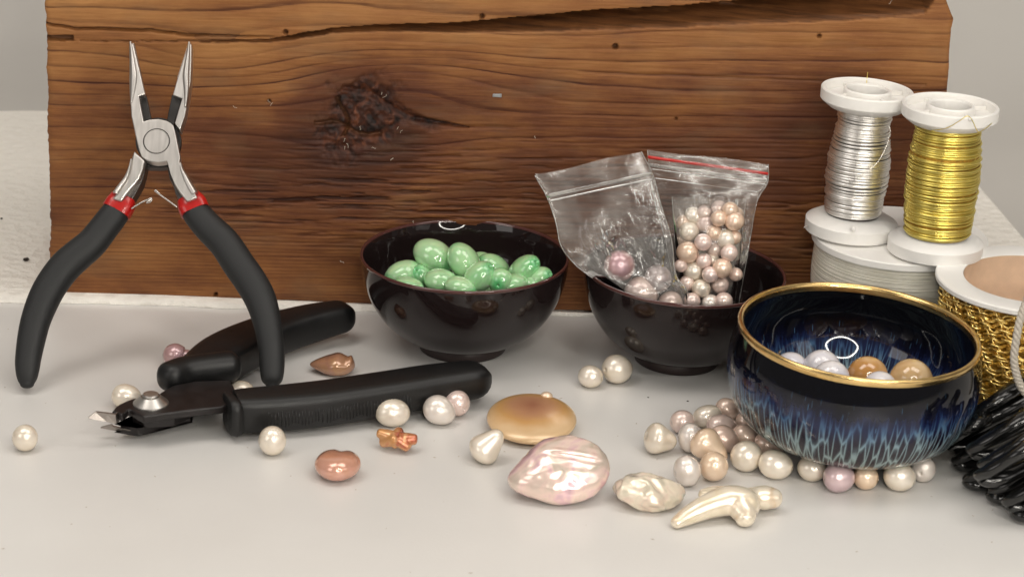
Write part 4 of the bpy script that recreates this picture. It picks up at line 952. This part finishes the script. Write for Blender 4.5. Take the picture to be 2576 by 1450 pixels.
# second layer that carries them, seen through the gaps
for i in range(6):
    a = i*PI/3; r_ = 1.15
    P = np.array([foot1[0]+r_*math.cos(a), JY+r_*math.sin(a)*.9, 1.15+.10*math.sin(i*3)+.25*r_*.5]); V, F = blob_mesh(1, .66, .66, 'olive', 24, 16, 80+i)
    o = mk('jade_bead', V, F, M['jade'], org=(0, 0, 0)); o.location = P; o.scale = (.55,)*3; o.rotation_euler = (0, random.uniform(-.4, .4), a+1.5)
    tag(o, 'jade bead buried under the others at the '+('right', 'back right', 'back left', 'left', 'front left', 'front right')[i]+' of the bowl', 'bead', GJ)
# ------------------------------------------------------------------ stone beads in the blue bowl
GS = 'round stone beads in the blue bowl'
BY = fb[1]
for x, y, r_, dyy, mk_k, lb, yw in [(1988, 921, 43, .1, 'agate', 'white stone bead at the left behind the gilded rim', .3), (2066, 919, 47, -.1, 'agate', 'white stone bead standing highest in the blue bowl', 1.0),
   (2090, 944, 45, -1.05, 'agate', 'white stone bead in front of the highest one', .3), (2181, 938, 50, -.2, 'amberstone', 'amber brown stone bead in the middle of the blue bowl', .4),
   (2291, 949, 54, -.4, 'tanstone', 'tan stone bead with its hole facing the viewer', -1.45), (2212, 968, 42, -1.4, 'agate', 'white stone bead barely showing over the gilded rim', .2)]:
    pearl(x, y+8, r_, r_, 0, mk_k, 'round', lb, GS, y=BY+dyy, yaw=yw, cat='bead', name='stone_bead')

# ------------------------------------------------------------------ plastic bags in the second bowl
def film_sheet(name, mat, L, Rr, n, m, fz, parent):
    """L, Rr: left and right edges as lists of (px, py, y) from top to bottom"""
    Ls = spline([tuple(aty(x, y_, d)) for x, y_, d in L], m); Rs = spline([tuple(aty(x, y_, d)) for x, y_, d in Rr], m); V = []
    for i in range(n):
        s = i/(n-1)
        for j in range(m):
            t = j/(m-1); p = Ls[j]*(1-s)+Rs[j]*s; V.append(p+fz(s, t, p))
    return mk(name, np.array(V), grid_faces(n, m), mat, parent)
def ridged(x, y, seed, o=3):
    q_ = fbm(np.array(x), np.array(y), o, seed); return 1-abs(q_*2-1)*2
Y2 = foot2[1]
b1 = root('plastic_bag', np.array([aty(1600, 760, Y2-.9)[0], Y2-.9, 1.0]), 'clear zip bag with four large pearls leaning left in the black bowl', 'plastic bag')
Lb = [(1345, 441, Y2-.2), (1376, 497, Y2-.4), (1398, 560, Y2-.6), (1412, 620, Y2-.8), (1455, 672, Y2-1.0), (1520, 720, Y2-1.1), (1560, 775, Y2-1.1), (1600, 812, Y2-1.0)]
Rb_ = [(1613, 380, Y2-.2), (1641, 437, Y2-.4), (1664, 520, Y2-.6), (1688, 600, Y2-.8), (1700, 690, Y2-1.0), (1726, 725, Y2-1.1), (1738, 775, Y2-1.1), (1740, 812, Y2-1.0)]
def wr(sign, seed, pil):
    def f(s, t, p):
        b_ = math.sin(PI*s)*pil*sm(.22, .75, t)*sm(1.02, .9, t)
        x, y = s*3, t*4
        loc = math.exp(-((s-.42)/.16)**2-((t-.42)/.09)**2)*.16+math.exp(-((s-.86)/.10)**2-((t-.48)/.16)**2)*.16
        d = .10*ridged(x*.6, y*.5, seed, 1)*sm(.0, .2, t)+.03*ridged(x*1.5+3, y*1.0, seed+3, 2)*sm(.15, .4, t)+1.25*loc*ridged(x*5.5, y*5.5, seed+5, 2)
        d += .05*ridged(x*.9, y*2, seed+8, 1)*sm(.2, 0, t)
        e = math.sin(PI*s)**.5
        return np.array([0, (-sign*(b_+.02)-d*e*.9), .02*math.sin(9*s+2)*sm(.1, 0, t)])
    return f
film_sheet('front_film', M['film'], Lb, Rb_, 90, 110, wr(1, 110, .42), b1)
film_sheet('back_film', M['film'], Lb, Rb_, 60, 80, wr(-1, 130, .42), b1)
def zipline(name, a, b_, r_, par, mat='zip'):
    pts_ = [aty(*(np.array(a)*(1-t)+np.array(b_)*t)) for t in np.linspace(0, 1, 24)]; V, F = tube(pts_, .035, r_, 10, up=(0, -.2, 1)); mk(name, V, F, M[mat], par)
zipline('zip_ridge', (1375, 493, Y2-.52), (1641, 436, Y2-.52), .055, b1); zipline('zip_ridge', (1378, 506, Y2-.53), (1644, 449, Y2-.53), .018, b1)
b2 = root('plastic_bag', np.array([aty(1780, 760, Y2)[0], Y2, 1.0]), 'clear zip bag with a red stripe and many small peach pearls', 'plastic bag')
Lb2 = [(1628, 378, Y2+.75), (1634, 440, Y2+.65), (1650, 520, Y2+.5), (1672, 600, Y2+.3), (1690, 690, Y2+.1), (1705, 760, Y2), (1720, 805, Y2)]
Rb2 = [(1932, 412, Y2+.75), (1930, 458, Y2+.65), (1904, 505, Y2+.5), (1888, 590, Y2+.3), (1876, 660, Y2+.1), (1858, 760, Y2), (1850, 805, Y2)]
film_sheet('front_film', M['film'], Lb2, Rb2, 80, 100, wr(1, 150, .40), b2)
film_sheet('back_film', M['film'], Lb2, Rb2, 50, 70, wr(-1, 170, .40), b2)
zipline('red_stripe', (1629, 395, Y2+.70), (1931, 437, Y2+.70), .045, b2, 'red_strip')
zipline('zip_ridge', (1631, 414, Y2+.66), (1930, 455, Y2+.66), .055, b2); zipline('zip_ridge', (1631, 424, Y2+.64), (1929, 464, Y2+.64), .016, b2); zipline('zip_ridge', (1640, 447, Y2+.6), (1905, 482, Y2+.58), .012, b2)
ib = root('inner_bag', np.array([aty(1790, 760, Y2-.1)[0], Y2-.1, 1.0]), 'small inner plastic pouch packed with pearls inside the red striped bag', 'plastic bag')
Li = [(1690, 494, Y2+.12), (1694, 560, Y2+.05), (1700, 640, Y2-.05), (1712, 720, Y2-.15), (1724, 800, Y2-.2)]
Ri = [(1876, 503, Y2+.12), (1868, 560, Y2+.05), (1862, 640, Y2-.05), (1852, 720, Y2-.15), (1842, 800, Y2-.2)]
for par, E1, E2 in ((b1, Lb, Rb_), (b2, Lb2, Rb2), (ib, Li, Ri)):
    for E in (E1, E2):
        q_ = spline([tuple(aty(x, y_, d)) for x, y_, d in E], 60); q_ = q_+np.array([[0, -.02+.015*math.sin(k*1.3), 0] for k in range(60)]); V, F = tube(q_, .013, .022, 6, up=(0, 1, .1)); mk('side_seam', V, F, M['zip'], par)
def wri(sign, seed):
    def f(s, t, p):
        b_ = math.sin(PI*s)**.6*.42*sm(.05, .4, t)
        d = .05*ridged(s*3, t*1.6, seed, 2)+.07*ridged(s*6, t*3, seed+2, 2)*sm(.35, 0, t)+.05*ridged(s*4+t*2, t*1.5, seed+9)*math.exp(-((s-.75)/.15)**2)
        return np.array([0, -sign*(b_+.02)-d, .05*ridged(s*8, 0.3, seed+4)*sm(.1, 0, t)])
    return f
film_sheet('front_film', M['film2'], Li, Ri, 70, 90, wri(1, 190), ib); film_sheet('back_film', M['film2'], Li, Ri, 40, 60, wri(-1, 210), ib)
GB = 'large pearls in the left zip bag'
for x, y, r_, mkk, dyy, lb in [(1558, 668, 38, 'lav', -.95, 'large mauve pearl highest in the left zip bag'), (1654, 700, 34, 'grey', -.95, 'silver grey pearl at the right of the left zip bag'),
    (1612, 738, 42, 'pink', -1.05, 'large pink pearl low in the left zip bag'), (1686, 762, 30, 'pink', -1.1, 'small pink pearl lowest in the left zip bag')]:
    pearl(x, y, r_, r_, 0, mkk, 'round', lb, GB, y=Y2+dyy)
GC = 'small pearls packed in the inner pouch'
pk = [(1733, 582, 24, 'white', 'pale pearl at the upper left of the pouch'), (1768, 609, 21, 'peach', 'peach pearl just right of and below the pale upper left one'), (1729, 634, 27, 'rose2', 'large tan pearl at the left wall of the pouch'),
 (1773, 562, 21, 'peach', 'peach pearl near the top of the pouch in the middle'), (1847, 556, 24, 'peach', 'peach pearl at the upper right corner of the pouch'), (1826, 600, 24, 'white', 'bright drilled pearl at the right of the pouch'),
 (1797, 627, 20, 'pink', 'small pink pearl in the centre of the pouch'), (1834, 636, 21, 'pink', 'pink pearl at the right wall under the bright drilled one'), (1770, 656, 20, 'pink', 'small pink pearl right of the large tan one'),
 (1744, 681, 25, 'white', 'large white pearl low at the left of the pouch'), (1816, 674, 24, 'peach', 'peach pearl low at the right of the pouch'), (1763, 725, 23, 'white', 'white pearl nearest the bowl rim at the left'),
 (1810, 716, 22, 'pink', 'pink pearl nearest the bowl rim at the right'), (1820, 757, 22, 'peach', 'peach pearl just showing over the rim at the right'), (1786, 762, 22, 'cool', 'cool white pearl just showing over the rim'),
 (1728, 712, 20, 'peach', 'peach pearl pressed to the left wall near the rim'), (1808, 549, 20, 'peach', 'peach pearl topmost in the pouch'), (1796, 586, 20, 'rose2', 'tan pearl behind the two upper peach ones'),
 (1850, 690, 17, 'mauve', 'shaded mauve pearl at the right wall'), (1786, 690, 20, 'peach', 'peach pearl in the gap between the large white and low peach ones'), (1846, 596, 18, 'rose2', 'tan pearl half hidden at the right wall'),
 (1770, 536, 19, 'pink', 'pale pink pearl high in the pouch under its crumpled edge'), (1836, 528, 20, 'peach', 'peach pearl high at the right under the crumpled edge'), (1712, 668, 16, 'pink', 'small pink pearl squeezed against the left wall'), (1790, 655, 19, 'white', 'white pearl in the very middle of the packed pouch'), (1740, 756, 20, 'pink', 'pink pearl barely showing at the lower left of the pouch')]
PM['rose2'] = pearl_mat('pearl_tan', lin(236, 208, 184), lin(238, 210, 190), lin(214, 178, 150))
for i, (x, y, r_, mkk, lb) in enumerate(pk):
    mkk = {'peach': 'pink' if i % 2 else 'rose2'}.get(mkk, mkk)
    pearl(x, y, r_*1.02, r_*1.0, random.uniform(-20, 20), mkk, 'round', lb, GC, y=Y2-.05-.26*((i*5) % 3-1)*.6-.004*(y-550))

for i, (x, y) in enumerate([(1750, 545), (1790, 572), (1722, 606), (1756, 634), (1784, 610), (1848, 622), (1776, 706), (1836, 700), (1720, 560), (1742, 540), (1808, 524), (1850, 540)]):
    pearl(x, y, 20, 20, 0, ('white', 'pink', 'rose2')[i % 3], 'round', 'small pale pearl half hidden behind the front ones in the packed pouch', GC, y=Y2+.22)
# ------------------------------------------------------------------ spools
def axes(up):
    up = np.array(up, float); up /= np.linalg.norm(up); ex = np.array([1., 0, 0])-up*up[0]; ex /= np.linalg.norm(ex); return [ex, np.cross(up, ex), up]
def wound(Rf, h0, h1, turns, wr_, c, A, ns=44, seed=0, jit=.042):
    n = turns*ns; i = np.arange(n+1); a = 2*PI*i/ns
    hh_ = h0+(h1-h0)*i/n+jit*1.2*(fbm(i/ns*.9, i*0., 2, seed+7)-.5)*2+jit*1.6*np.sin(a)*(fbm(i/ns*.45, i*0.+5, 2, seed+4)-.5)
    rr = Rf(hh_)+jit*(fbm(i/ns*1.7, i*0.+3, 2, seed)-.5)*2.2
    ex, ey, up = [np.array(q_) for q_ in A]
    C_ = np.array(c)+np.outer(rr*np.cos(a), ex)+np.outer(rr*np.sin(a), ey)+np.outer(hh_, up)
    rad = np.outer(np.cos(a), ex)+np.outer(np.sin(a), ey); V = np.zeros((n+1, 5, 3))
    for k in range(5):
        t = 2*PI*k/5; V[:, k] = C_+rad*(wr_*math.cos(t))+up*(wr_*math.sin(t))
    idx = np.arange((n+1)*5).reshape(n+1, 5); F = np.stack([idx[:-1], np.roll(idx, -1, 1)[:-1], np.roll(idx, -1, 1)[1:], idx[1:]], -1).reshape(-1, 4)
    return V.reshape(-1, 3), F
def spool(label, botc, topc, Rt, Rbm, Rf, wire_mat, thread_label, name='wire_spool', turns=50, wr_=.037, nub=None, bulge=0):
    up = topc-botc; H = np.linalg.norm(up); A = axes(up); r = root(name, botc, label, 'spool')
    # top flange: recessed dish, upright rim, conical underside
    ft = [(.50, H-.52), (.80, H-.56), (Rt*.80, H-.52), (Rt*.97, H-.36), (Rt, H-.32), (Rt+.006, H-.04), (Rt-.02, H-.005), (Rt-.05, H), (Rt-.10, H-.03), (Rt-.13, H-.24), (.72, H-.24), (.66, H-.22), (.64, H-.03), (.60, H-.0), (.56, H-.01), (.53, H-.06), (.50, H-.5)]
    V, F, _ = lathe(ft, 80, botc, A); o = mk('top_flange', V, F, M['white_plastic'], r, smooth=28)
    for k_ in range(4):
        a_ = .45+k_*PI/2; d_ = np.array(A[0])*math.cos(a_)+np.array(A[1])*math.sin(a_); n_ = np.cross(np.array(A[2]), d_)*.035; u_ = np.array(A[2])
        q0 = botc+d_*.68; q1 = botc+d_*(Rt-.14)
        V, F = prism([q0-n_+u_*(H-.10), q1-n_+u_*(H-.14), q1+n_+u_*(H-.14), q0+n_+u_*(H-.10)], [q0-n_+u_*(H-.235), q1-n_+u_*(H-.235), q1+n_+u_*(H-.235), q0+n_+u_*(H-.235)]); mk('rib', V, F, M['white_plastic'], r, smooth=False)
    fbt = [(.45, 0), (Rbm-.05, 0), (Rbm, .04), (Rbm+.004, .34), (Rbm-.02, .37), (Rbm-.26, .50), (.7, .53), (.5, .53), (.45, .4)]
    V, F, _ = lathe(fbt, 80, botc, A); mk('bottom_flange', V, F, M['white_plastic'], r, smooth=28)
    V, F, _ = lathe([(.50, H-.05), (.48, H-.3), (.48, .2), (.48, .02)], 40, botc, A); mk('core_tube', V, F, M['white_plastic'], r)
    V, F = wound(Rf, .545, H-.56, turns, wr_, botc, A, seed=int(H*100) % 50); wd = mk('wound_wire', V, F, M[wire_mat], r); tag(wd, kind='stuff')
    hs_ = np.linspace(.53, H-.53, 30); V, F, _ = lathe([(Rf(h_)-.02, h_) for h_ in hs_], 64, botc, A); mk('wire_core', V, F, M['steel_side'] if wire_mat == 'silver_wire' else M['gold_core'], r)  # core coloured darker than the wire, painting in the shade between turns
    return r, A, H
def bump_(a, b): return a
# big spool of clear thread
BC = np.array([aty(2262, 600, -2.75)[0], -2.75, 0]); HB = rise(0, 590, BC); RB = 220/ppc(BC+[0, 0, HB])
rbs = root('thread_spool', BC, 'large spool of clear thread supporting the two wire spools', 'spool')
for (z0, z1, nm) in [(HB-.22, HB, 'top_flange'), (0, .22, 'bottom_flange')]:
    V, F, _ = lathe([(.7, z0), (RB-.03, z0), (RB, z0+.03), (RB, z1-.03), (RB-.03, z1), (.7, z1), (.7, z0)], 96, BC); mk(nm, V, F, M['white_plastic'], rbs, smooth=30)
V, F = wound(lambda h: RB-.10+.02*np.sin(h*3), .24, HB-.24, 92, .024, BC, axes((0, 0, 1)), 60, 5, .012); tag(mk('wound_thread', V, F, M['thread'], rbs), kind='stuff')
V, F, _ = lathe([(RB-.12, .2), (RB-.12, HB-.2)], 64, BC); mk('thread_core', V, F, M['thread'], rbs)
# the two wire spools stand on it
sy = -3.35
bs = aty(2139, 572, sy); zt = HB+.015
def foot_on(px, py): return at(px, py, zt)
s1b = foot_on(2138, 583); s1t = None
def topof(b_, px, py):                                   # axis end seen at px, py, at the depth reached by a small backward lean
    return aty(px, py, b_[1]+.10)
s1t = topof(s1b, 2182, 217+6); k1 = ppc(s1t)
spool('white spool of silver wire, taller one at left', s1b, s1t, 116/k1, 115/ppc(s1b), lambda h: .74+.085*np.sin((np.asarray(h)-.4)*1.15)**2-.05*np.exp(-((np.asarray(h)-3.1)/.45)**2), 'silver_wire', '', turns=50)
s2b = foot_on(2350, 634); s2t = topof(s2b, 2391, 262); k2 = ppc(s2t)
spool('white spool of gold-coloured wire standing at the right', s2b, s2t, 121/k2, 119/ppc(s2b), lambda h: .80+.14*np.sin(np.clip((np.asarray(h)-.3)/3.4, 0, 1)*PI)**.8, 'gold_wire', '', turns=50)
for o in [o for o in bpy.data.objects if o.name.startswith('wire_spool')]: o['group'] = 'small white spools of metal wire'
sp_s = bpy.data.objects['wire_spool']; sp_g = bpy.data.objects['wire_spool.001']
# loose ends and little studs
def loose(pts, r_, mat, par, nm='loose_wire_end'):
    V, F = tube(spline([tuple(aty(x, y, d)) for x, y, d in pts], 40), r_, r_, 6, up=(0, 1, .2)); return mk(nm, V, F, M[mat], par)
ys1 = s1b[1]; ys2 = s2b[1]
loose([(2236, 315, ys1-.5), (2238, 330, ys1-.55), (2230, 365, ys1-.75), (2205, 410, ys1-.95), (2160, 445, ys1-1.0), (2115, 470, ys1-.8)], .012, 'silver_wire', sp_s)
loose([(2032, 570, ys1-.2), (2026, 568, ys1-.6), (2022, 572, ys1-.9)], .014, 'silver_wire', sp_s)
loose([(2178, 232, ys1+.9), (2180, 200, ys1+1.25), (2182, 182, ys1+1.3)], .010, 'gold_wire', sp_s)
loose([(2335, 330, ys2-.8), (2380, 322, ys2-1.15), (2410, 306, ys2-1.40), (2432, 292, ys2-1.45), (2445, 303, ys2-1.42), (2455, 325, ys2-1.35), (2463, 332, ys2-1.2), (2485, 318, ys2-.9), (2503, 300, ys2-.5), (2511, 280, ys2-.2)], .012, 'gold_wire', sp_g)
loose([(2456, 390, ys2-.3), (2450, 405, ys2-.7), (2425, 420, ys2-.95)], .012, 'gold_wire', sp_g)
for px, py, par, yy in [(2440, 300, sp_g, s2t[1]-121/k2+.02), (2146, 558+18, sp_s, ys1-115/ppc(s1b)+.0)]:
    q_ = aty(px, py, yy); V, F, _ = lathe([(.001, .06), (.05, .05), (.065, .02), (.07, -.05)], 16, q_, [np.array([1., 0, 0]), np.array([0, 0, 1.]), np.array([0, -1., 0])]); mk('stud', V, F, M['white_plastic'], par)

# chain spool at the right edge
CC = np.array([0, 0, 0.]); q_ = aty(2595, 699, -6.1); CC = np.array([q_[0], -6.1, 0]); HC = rise(0, 699, CC); RC_ = 240/ppc(CC+[0, 0, HC])
rcs = root('chain_spool', CC, 'large white spool of gold chain cut by the right edge of the picture', 'spool')
V, F, _ = lathe([(RC_*.71, HC-.16), (RC_-.03, HC-.16), (RC_, HC-.13), (RC_, HC-.03), (RC_-.03, HC), (RC_*.725, HC), (RC_*.71, HC-.02), (RC_*.71, HC-.16)], 96, CC); mk('top_flange', V, F, M['white_plastic'], rcs, smooth=30)
V, F, _ = lathe([(RC_*.71, 0), (RC_-.03, 0), (RC_, .03), (RC_, .13), (RC_-.03, .16), (RC_*.72, .16), (RC_*.71, 0)], 96, CC); mk('bottom_flange', V, F, M['white_plastic'], rcs, smooth=30)
V, F, _ = lathe([(RC_*.708, HC-.03), (RC_*.708, .05), (.001, .05)], 72, CC); mk('core_tube', V, F, M['tan_tube'], rcs)
ch = root('gold_chain', CC, 'gold rolo chain wound round the large white spool', 'chain')
RCH = RC_*.90
V, F, _ = lathe([(RCH-.24, .17), (RCH-.24, HC-.17)], 72, CC); mk('chain_underlayer', V, F, M['gold_core'], ch)
def link_mesh(a=.19, b_=.165, r_=.030, n=12, m=5):
    V = []
    for i in range(n):
        t = 2*PI*i/n; c = np.array([a*math.cos(t), 0, b_*math.sin(t)]); d = np.array([math.cos(t), 0, math.sin(t)])
        for k in range(m):
            u = 2*PI*k/m; V.append(c+d*r_*math.cos(u)+np.array([0, 1, 0])*r_*math.sin(u))
    return np.array(V), [(i*m+k, i*m+(k+1) % m, ((i+1) % n)*m+(k+1) % m, ((i+1) % n)*m+k) for i in range(n) for k in range(m)]
LV, LF = link_mesh(); proto = None; rest = []; cand = []
rows = int((HC-.34)/.262); da = .25/RCH
for rw in range(rows+1):
    for j in range(int(2*PI/da)):
        th = -PI+j*da+rw*.37*da; z = .30+rw*.262+.04*math.sin(j*.6+rw)+.03*math.sin(j*1.9+rw*2)
        if z > HC-.26: continue
        cand.append((th, z, j, rw))
# angle measured from the side facing the viewer, negative towards the left
def lk(th, z, j, rw):
    flat = (j+rw) % 2 == 0; rs = np.random.RandomState(j*97+rw); R_ = RCH-.03+.03*(rs.rand()-.5)+(.0 if flat else -.02)
    pos = Vector((CC[0]+R_*math.sin(th), CC[1]-R_*math.cos(th), z))
    rot = Matrix.Rotation(th, 3, 'Z') @ Matrix.Rotation((rs.rand()-.5)*.3+(0 if flat else 1.25), 3, 'X') @ Matrix.Rotation((rs.rand()-.5)*.5, 3, 'Y') @ Matrix.Rotation((rs.rand()-.5)*.3, 3, 'Z')
    return pos, rot
vis = [c for c in cand if -1.75 < c[0] < .25]; vis.sort(key=lambda c: -(c[1]+.8*math.cos(c[0]+.6))); near = vis[:298]; others = [c for c in cand if c not in near]
for c in near:
    pos, rot = lk(*c)
    if proto is None: proto = mk('link', LV, LF, M['gold_chain'], ch, org=CC); o = proto; 
    else: o = proto.copy(); col.objects.link(o); o.parent = ch
    if o is proto:
        for v_, l_ in zip(o.data.vertices, LV): v_.co = Vector(l_)
    o.location = pos-Vector(CC); o.rotation_euler = rot.to_euler()
parts = []
for c in others:
    pos, rot = lk(*c); parts.append((LV@np.array(rot).T+np.array(pos), LF))
for c in cand:
    if -1.9 < c[0] < .6:
        pos, rot = lk(c[0]+da/2, c[1]+.13, c[2]+1, c[3]); pos = Vector(CC)+(pos-Vector(CC))*1.0; pos.x = CC[0]+(pos.x-CC[0])*.955; pos.y = CC[1]+(pos.y-CC[1])*.955
        if pos.z < HC-.2: parts.append((LV@np.array(rot).T+np.array(pos), LF))
V, F = join(parts); tag(mk('far_links', V, F, M['gold_chain'], ch), kind='stuff')

# grey twisted thread hanging in front of the chain
pts_ = spline([tuple(aty(x, y, d)) for x, y, d in [(2600, 700, -9.2), (2580, 760, -9.55), (2566, 800, -9.7), (2556, 850, -9.8), (2550, 900, -9.85), (2556, 940, -9.9), (2570, 975, -9.95), (2600, 1010, -10)]], 70)
P_, T_, B_x, N_x = frame(pts_, (0, -1, .1)); parts = []
for s in range(3):
    a = np.arange(70)*.75+s*2*PI/3; parts.append(tube(P_+(B_x*np.cos(a)[:, None]+N_x*np.sin(a)[:, None])*.052, .058, .058, 8, up=(0, -1, .1)))
V, F = join(parts); tag(mk('twisted_cord', V, F, M['grey_cord'], org=P_[30]), 'pale grey twisted cord hanging over the gold chain at the right edge', 'cord')

# ------------------------------------------------------------------ skein of glossy black cord, lower right corner
sk = root('black_cord_skein', at(2560, 1180, 0)*[1, 1, 0], 'looped skein of glossy black cord in the lower right corner', 'cord')
rs = np.random.RandomState(5)
tips = [(2402, 1072, 1.05), (2392, 1112, .62), (2412, 1158, .30), (2440, 1206, .26), (2470, 1196, 1.15), (2500, 1240, .22), (2540, 1262, .5), (2562, 1284, .20), (2450, 1130, 1.15), (2478, 1168, 1.2)]
for i, (tx, ty, tz) in enumerate(tips):
    r_ = .215+.03*rs.rand(); sp_ = .20+.12*rs.rand()
    L1 = [(tx+175+20*rs.rand(), ty-108-10*rs.rand(), tz+1.25), (tx+110, ty-70, tz+.95), (tx+52, ty-34, tz+.50), (tx+16, ty-13, tz+.22)]
    L2 = [(tx+14, ty+10, max(tz-.10, r_)), (tx+52, ty+4, max(tz-.05, r_)), (tx+115, ty-26, max(tz+.12, r_)), (tx+185, ty-58, tz+.45)]
    P_ = [tuple(at(x, y, z)) for x, y, z in L1]+[tuple(at(tx, ty, max(tz, r_)))]+[tuple(at(x, y, z)) for x, y, z in L2]
    V, F = tube(spline(P_, 44), r_, r_*.72, 14, power=2.2); mk('strand', V, F, M['black_cord'], sk)
# bundle tops running off to the right
for i in range(7):
    x0, y0 = 2436+i*9, 1076-i*9; z0 = 1.35+.07*i
    P_ = [tuple(at(x0+d_, y0-d_*.52+6*math.sin(d_/40+i), z0+.1*math.sin(d_/50+i))) for d_ in (0, 50, 100, 160, 220)]
    P_ = [tuple(at(x0-26, y0+22, max(z0-1.0, .3)))]+[tuple(at(x0-16, y0+8, z0-.25))]+P_
    V, F = tube(spline(P_, 30), .15, .12, 12, power=2.4); mk('strand', V, F, M['black_cord'], sk)

# dust and lint scattered on the table top
rs = np.random.RandomState(12); V = []; F = []
for i in range(80):
    p = at(rs.uniform(0, 2575), rs.uniform(820, 1440), .006); s_ = rs.uniform(.008, .022); a_ = rs.uniform(0, 6.28); e_ = rs.uniform(1, 3.2); n_ = len(V)
    for k in range(5):
        t = 2*PI*k/5; x_, y_ = s_*e_*math.cos(t), s_*math.sin(t); V.append(p+np.array([x_*math.cos(a_)-y_*math.sin(a_), x_*math.sin(a_)+y_*math.cos(a_), 0]))
    V.append(p+np.array([0, 0, s_*.6])); F += [(n_+k, n_+(k+1) % 5, n_+5) for k in range(5)]
du = mk('table_dust', V, F, M['dust'], org=(0, -8, 0), smooth=False); tag(du, 'fine grey dust specks scattered over the white table top', 'dust', kind='stuff')
